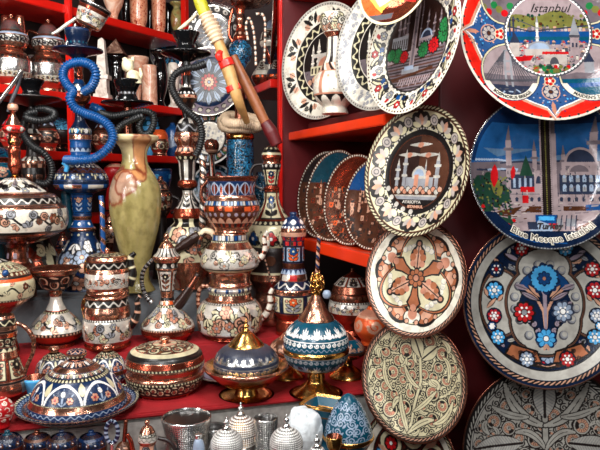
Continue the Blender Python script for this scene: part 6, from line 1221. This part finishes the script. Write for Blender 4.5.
t = Thing('mini_ewer', 'dark red stemmed piece with a slim upright rod near the bottom edge', 'ewer', 124, 1.04, T0 - .006); b = t.yb
t.lathe('body', [(441, 2), (444, 6), (450, 9), (462, 9), (b, 7), (b, 0)], [(444, 456, 'scroll', 'brown', dict(fg='rose'))], 'brown', q=.8); t.tube('rod', [(124, 444), (125, 432), (126, 420)], [2.2, 2.4, 2], 'dcopper')
t = Thing('tray', 'round embossed silver tray under the silver coffee cups', 'tray', 236, 1.0, T0 - .006)
b = t.yb; t.lathe('tray', [(b - 2, 0), (b - 2, 72), (b - 5, 77), (b - 5, 77), (b - 4, 78), (b, 72), (b, 0)], [('r', 2, 72, 'knurl', 'silverdark', dict(asp=1, fg='silver'))], 'silver', q=1.0)
TT = at(236, b - 2, 1.0).z - EYE + .0016
GU = 'beaded silver coffee cups on the tray'
def silvercup(px, Y, top, r, lab):
    t = Thing('coffee_cup', lab, 'cup', px, Y, TT, group=GU); b = t.yb
    t.lathe('cup', [(top + 20, r * .9), (top + 2, r), (top, r * 1.03), (top, r * 1.03), (top + 1, r * 1.08), (top + 12, r * .98), ((top + b) / 2, r * .92), (b - 6, r * .95), (b, r * 1.05), (b, 0)], [(top + 2, b, 'knurl', 'silverdark', dict(fg='silver', n=int(r * 3.2)))] if 0 else [(y, y + 2.2, 'knurl', 'silverdark', dict(fg='silver', n=int(r * 2.6))) for y in np.arange(top + 2, b - 2, 2.2)], 'silver', q=.5, inner=1, ns=260)
    t.lathe('mouth_shade', [(top + 3, r * .97), (top + 3, 0)], [], 'black', q=2, label='black disc painted as the shade inside the cup'); return t  # black disc below the rim stands in for the shade inside
silvercup(266, 1.06, 417, 11.5, 'tall beaded silver cup with a dark mouth between two lidded bowls')
silvercup(214, 1.105, 426, 11.5, 'tall beaded silver cup with a dark mouth, left of the lidded bowls')
silvercup(187, 1.06, 416, 23.5, 'widest beaded silver pot at the left of the tray')
def sugar(px, Y, top, r, lab, ks=('silver', 'silverdark')):
    t = Thing('lidded_cup', lab, 'sugar bowl', px, Y, TT, group='beaded silver lidded bowls on the tray'); b = t.yb
    prof = [(top + 12, 3), (top + 14, 6), (top + 18, r * .72), (top + 24, r * .95), (top + 30, r)]
    ld = t.lathe('lid', prof, [(y, y + 1.9, 'knurl', ks[1], dict(fg='white', n=max(6, int(3.3 * np.interp(y, [p_[0] for p_ in prof], [p_[1] for p_ in prof]))))) for y in np.arange(top + 13, top + 30, 1.9)], 'silver', q=.42, ns=260)
    t.lathe('bowl', [(top + 30, r), (top + 34, r * .98), (top + 44, r * .8), (b - 6, r * .5), (b, r * .6), (b, 0)], [(y, y + 2, 'knurl', ks[1], dict(fg='white', n=int(2.6 * r))) for y in np.arange(top + 31, b - 8, 2)], 'silver', q=.5, ns=220)
    t.lathe('finial', [(top, 0), (top + 1, 1.2), (top + 3, .8), (top + 5, 2.8), (top + 7, 3), (top + 9, 1.8), (top + 11, 3.6), (top + 13, 4)], [], 'silver', q=.5, par=ld)
sugar(227, .985, 416, 16.5, 'beaded silver lidded bowl in front of the dark mouthed left cup')
sugar(286.5, .93, 414, 17, 'beaded silver lidded bowl in front of the white lace')
sugar(241, 1.085, 402, 17, 'dull gold beaded lidded bowl behind the two bright ones', ('gold', 'dgold'))
sugar(317, .925, 434, 12, 'small beaded silver lidded bowl at the bottom edge, right of the lace')
t = Thing('salt_bottle', 'tiny clear bottle with a silver cap between the silver cups', 'bottle', 199, .99, TT); b = t.yb
t.lathe('bottle', [(438, 3), (441, 4.5), (447, 6), (460, 6), (b, 6), (b, 0)], [], 'pale', q=.7); t.lathe('cap', [(434, 0), (434, 3.6), (438, 3.6), (439, 3)], [], 'silver', q=.7)
t = Thing('lace_bundle', 'crumpled white and pale blue lace bundle behind the right silver bowl', 'doily', 303, 1.0, TT); b = t.yb
t.lathe('cloth', [(408, 0), (409, 8), (414, 14), (424, 19), (438, 20), (455, 17), (b, 16), (b, 0)], [], 'white', mat=M['lace'], jit=(.22, 55), q=.7)
GX = 'teal boxes with gold rims at the bottom right'
t = Thing('teal_dish', 'square dark teal dish with gold rim behind the patterned teal lid', 'dish', 324, 1.09, T0 - .006, group=GX); b = t.yb
t.lathe('dish', [(412, 13), (402, 19), (402, 19), (400.5, 20), (403.5, 20), (407, 18.5), (414, 16), (424, 12), (440, 9), (b, 12), (b, 0)], [(400, 403.6, 'plain', 'gold'), (411, 412.5, 'plain', 'dgold')], 'teal', sq=.5, inner=0, q=.7)
t = Thing('teal_box', 'round teal box with white swirling scrolls on its lid and gold rim', 'box', 348, 1.0, T0 - .006, group=GX); b = t.yb
t.lathe('box', [(433, 24), (434.5, 26), (437, 26.5), (440, 24), (452, 17), (464, 10), (b - 4, 9), (b, 13), (b, 0)], [(434, 439, 'plain', 'gold'), (455, b, 'plain', 'dgold')], 'teal', q=.6)
def swl(p, U, Y, R):
    sa = ((U * 2 * PI + PI) % (2 * PI)) - PI; p.x = sa * 16; p.y = 415 - Y; rd = random.Random(5); sc = .55
    for cx in range(-50, 51, 8):
        for cy in (-17, -10, -3, 4, 11): x, y = cx + rd.uniform(-2, 2) + (cy % 2) * 4, cy + rd.uniform(-1, 1); p.spiral(x, y, 3.8, rd.uniform(0, 6), 1 if rd.random() < .5 else -1, 'pale', .42, 1.5, .3); p.leaf(x + 2, y - 4, x + 5, y, .9, 'pale', .3)
t.lathe('lid', [(393, 0), (395, 4.5), (400, 9.5), (408, 15), (418, 20), (428, 23.5), (435, 24.5)], [], 'teal', q=.45, paint=swl)
t = Thing('gold_cup', 'small gold goblet between the lace and the teal box', 'goblet', 334, .945, T0 - .006); b = t.yb
t.lathe('cup', [(442, 5), (436, 8), (436, 8), (437, 8.5), (446, 7.5), (454, 3), (b - 6, 2.5), (b, 8), (b, 0)], [], 'gold', inner=1, q=.7)
# ================================================================== camera, lamps
cam = D.cameras.new('camera'); co = D.objects.new('camera', cam); COL.objects.link(co); SC.camera = co
co.location = (0, 0, CAMZ); co.rotation_euler = (PI / 2 - PIT, 0, 0); cam.sensor_width = 36; cam.lens = 36 * F / 600; cam.clip_start = .02
def area(loc, tgt, sx, sy, pw, col=(1, 1, 1)):
    l = D.lights.new('lamp', 'AREA'); l.shape = 'RECTANGLE'; l.size = sx; l.size_y = sy; l.energy = pw; l.color = col
    o = D.objects.new('lamp', l); COL.objects.link(o); o.location = loc; o.rotation_euler = (Vector(tgt) - Vector(loc)).to_track_quat('-Z', 'Y').to_euler(); return o
area((-.4, .3, 2.25), (-.35, 1.4, 1.2), .5, .12, 7.5, (1, .98, .95))
area((.3, .4, 2.3), (.15, 1.3, 1.25), .5, .12, 5, (1, .98, .96))
area((-.3, -.3, 1.95), (-.3, 1.4, 1.15), .22, .22, 9, (1, .98, .97))
area((.3, -.8, 1.8), (.1, 1.4, 1.1), .3, .4, 4, (.97, .98, 1))
area((-1.2, .25, 1.55), (.1, 1.4, 1.25), .2, .5, 8, (1, .95, .9))
area((.12, .78, 1.95), (.13, 1.4, 1.45), .25, .1, 4.5, (1, .98, .96))
area((-.62, 1.0, 2.0), (-.66, 1.65, 1.6), .3, .1, 6, (1, .97, .92))
for x, y, z, p_ in ((-.62, .35, 1.78, 1.3), (.02, .15, 1.85, 1.3), (-.2, .5, 1.62, .8), (.5, .2, 1.75, 1.1), (-.9, .6, 1.7, 1.0)):     # tiny unseen lamps added for sparkle on the metal
    area((x, y, z), (x * .5, 1.4, 1.15), .05, .05, p_, (1, .98, .95))
w = D.worlds.new('world'); SC.world = w; w.use_nodes = True
N, L = w.node_tree.nodes, w.node_tree.links; bg = N['Background']
bg.inputs['Color'].default_value = (.5, .5, .52, 1); bg.inputs['Strength'].default_value = .05
SC.view_settings.view_transform = 'Standard'; SC.view_settings.look = 'None'; SC.view_settings.exposure = -.12; SC.view_settings.gamma = 1; SC.view_settings.use_curve_mapping = False
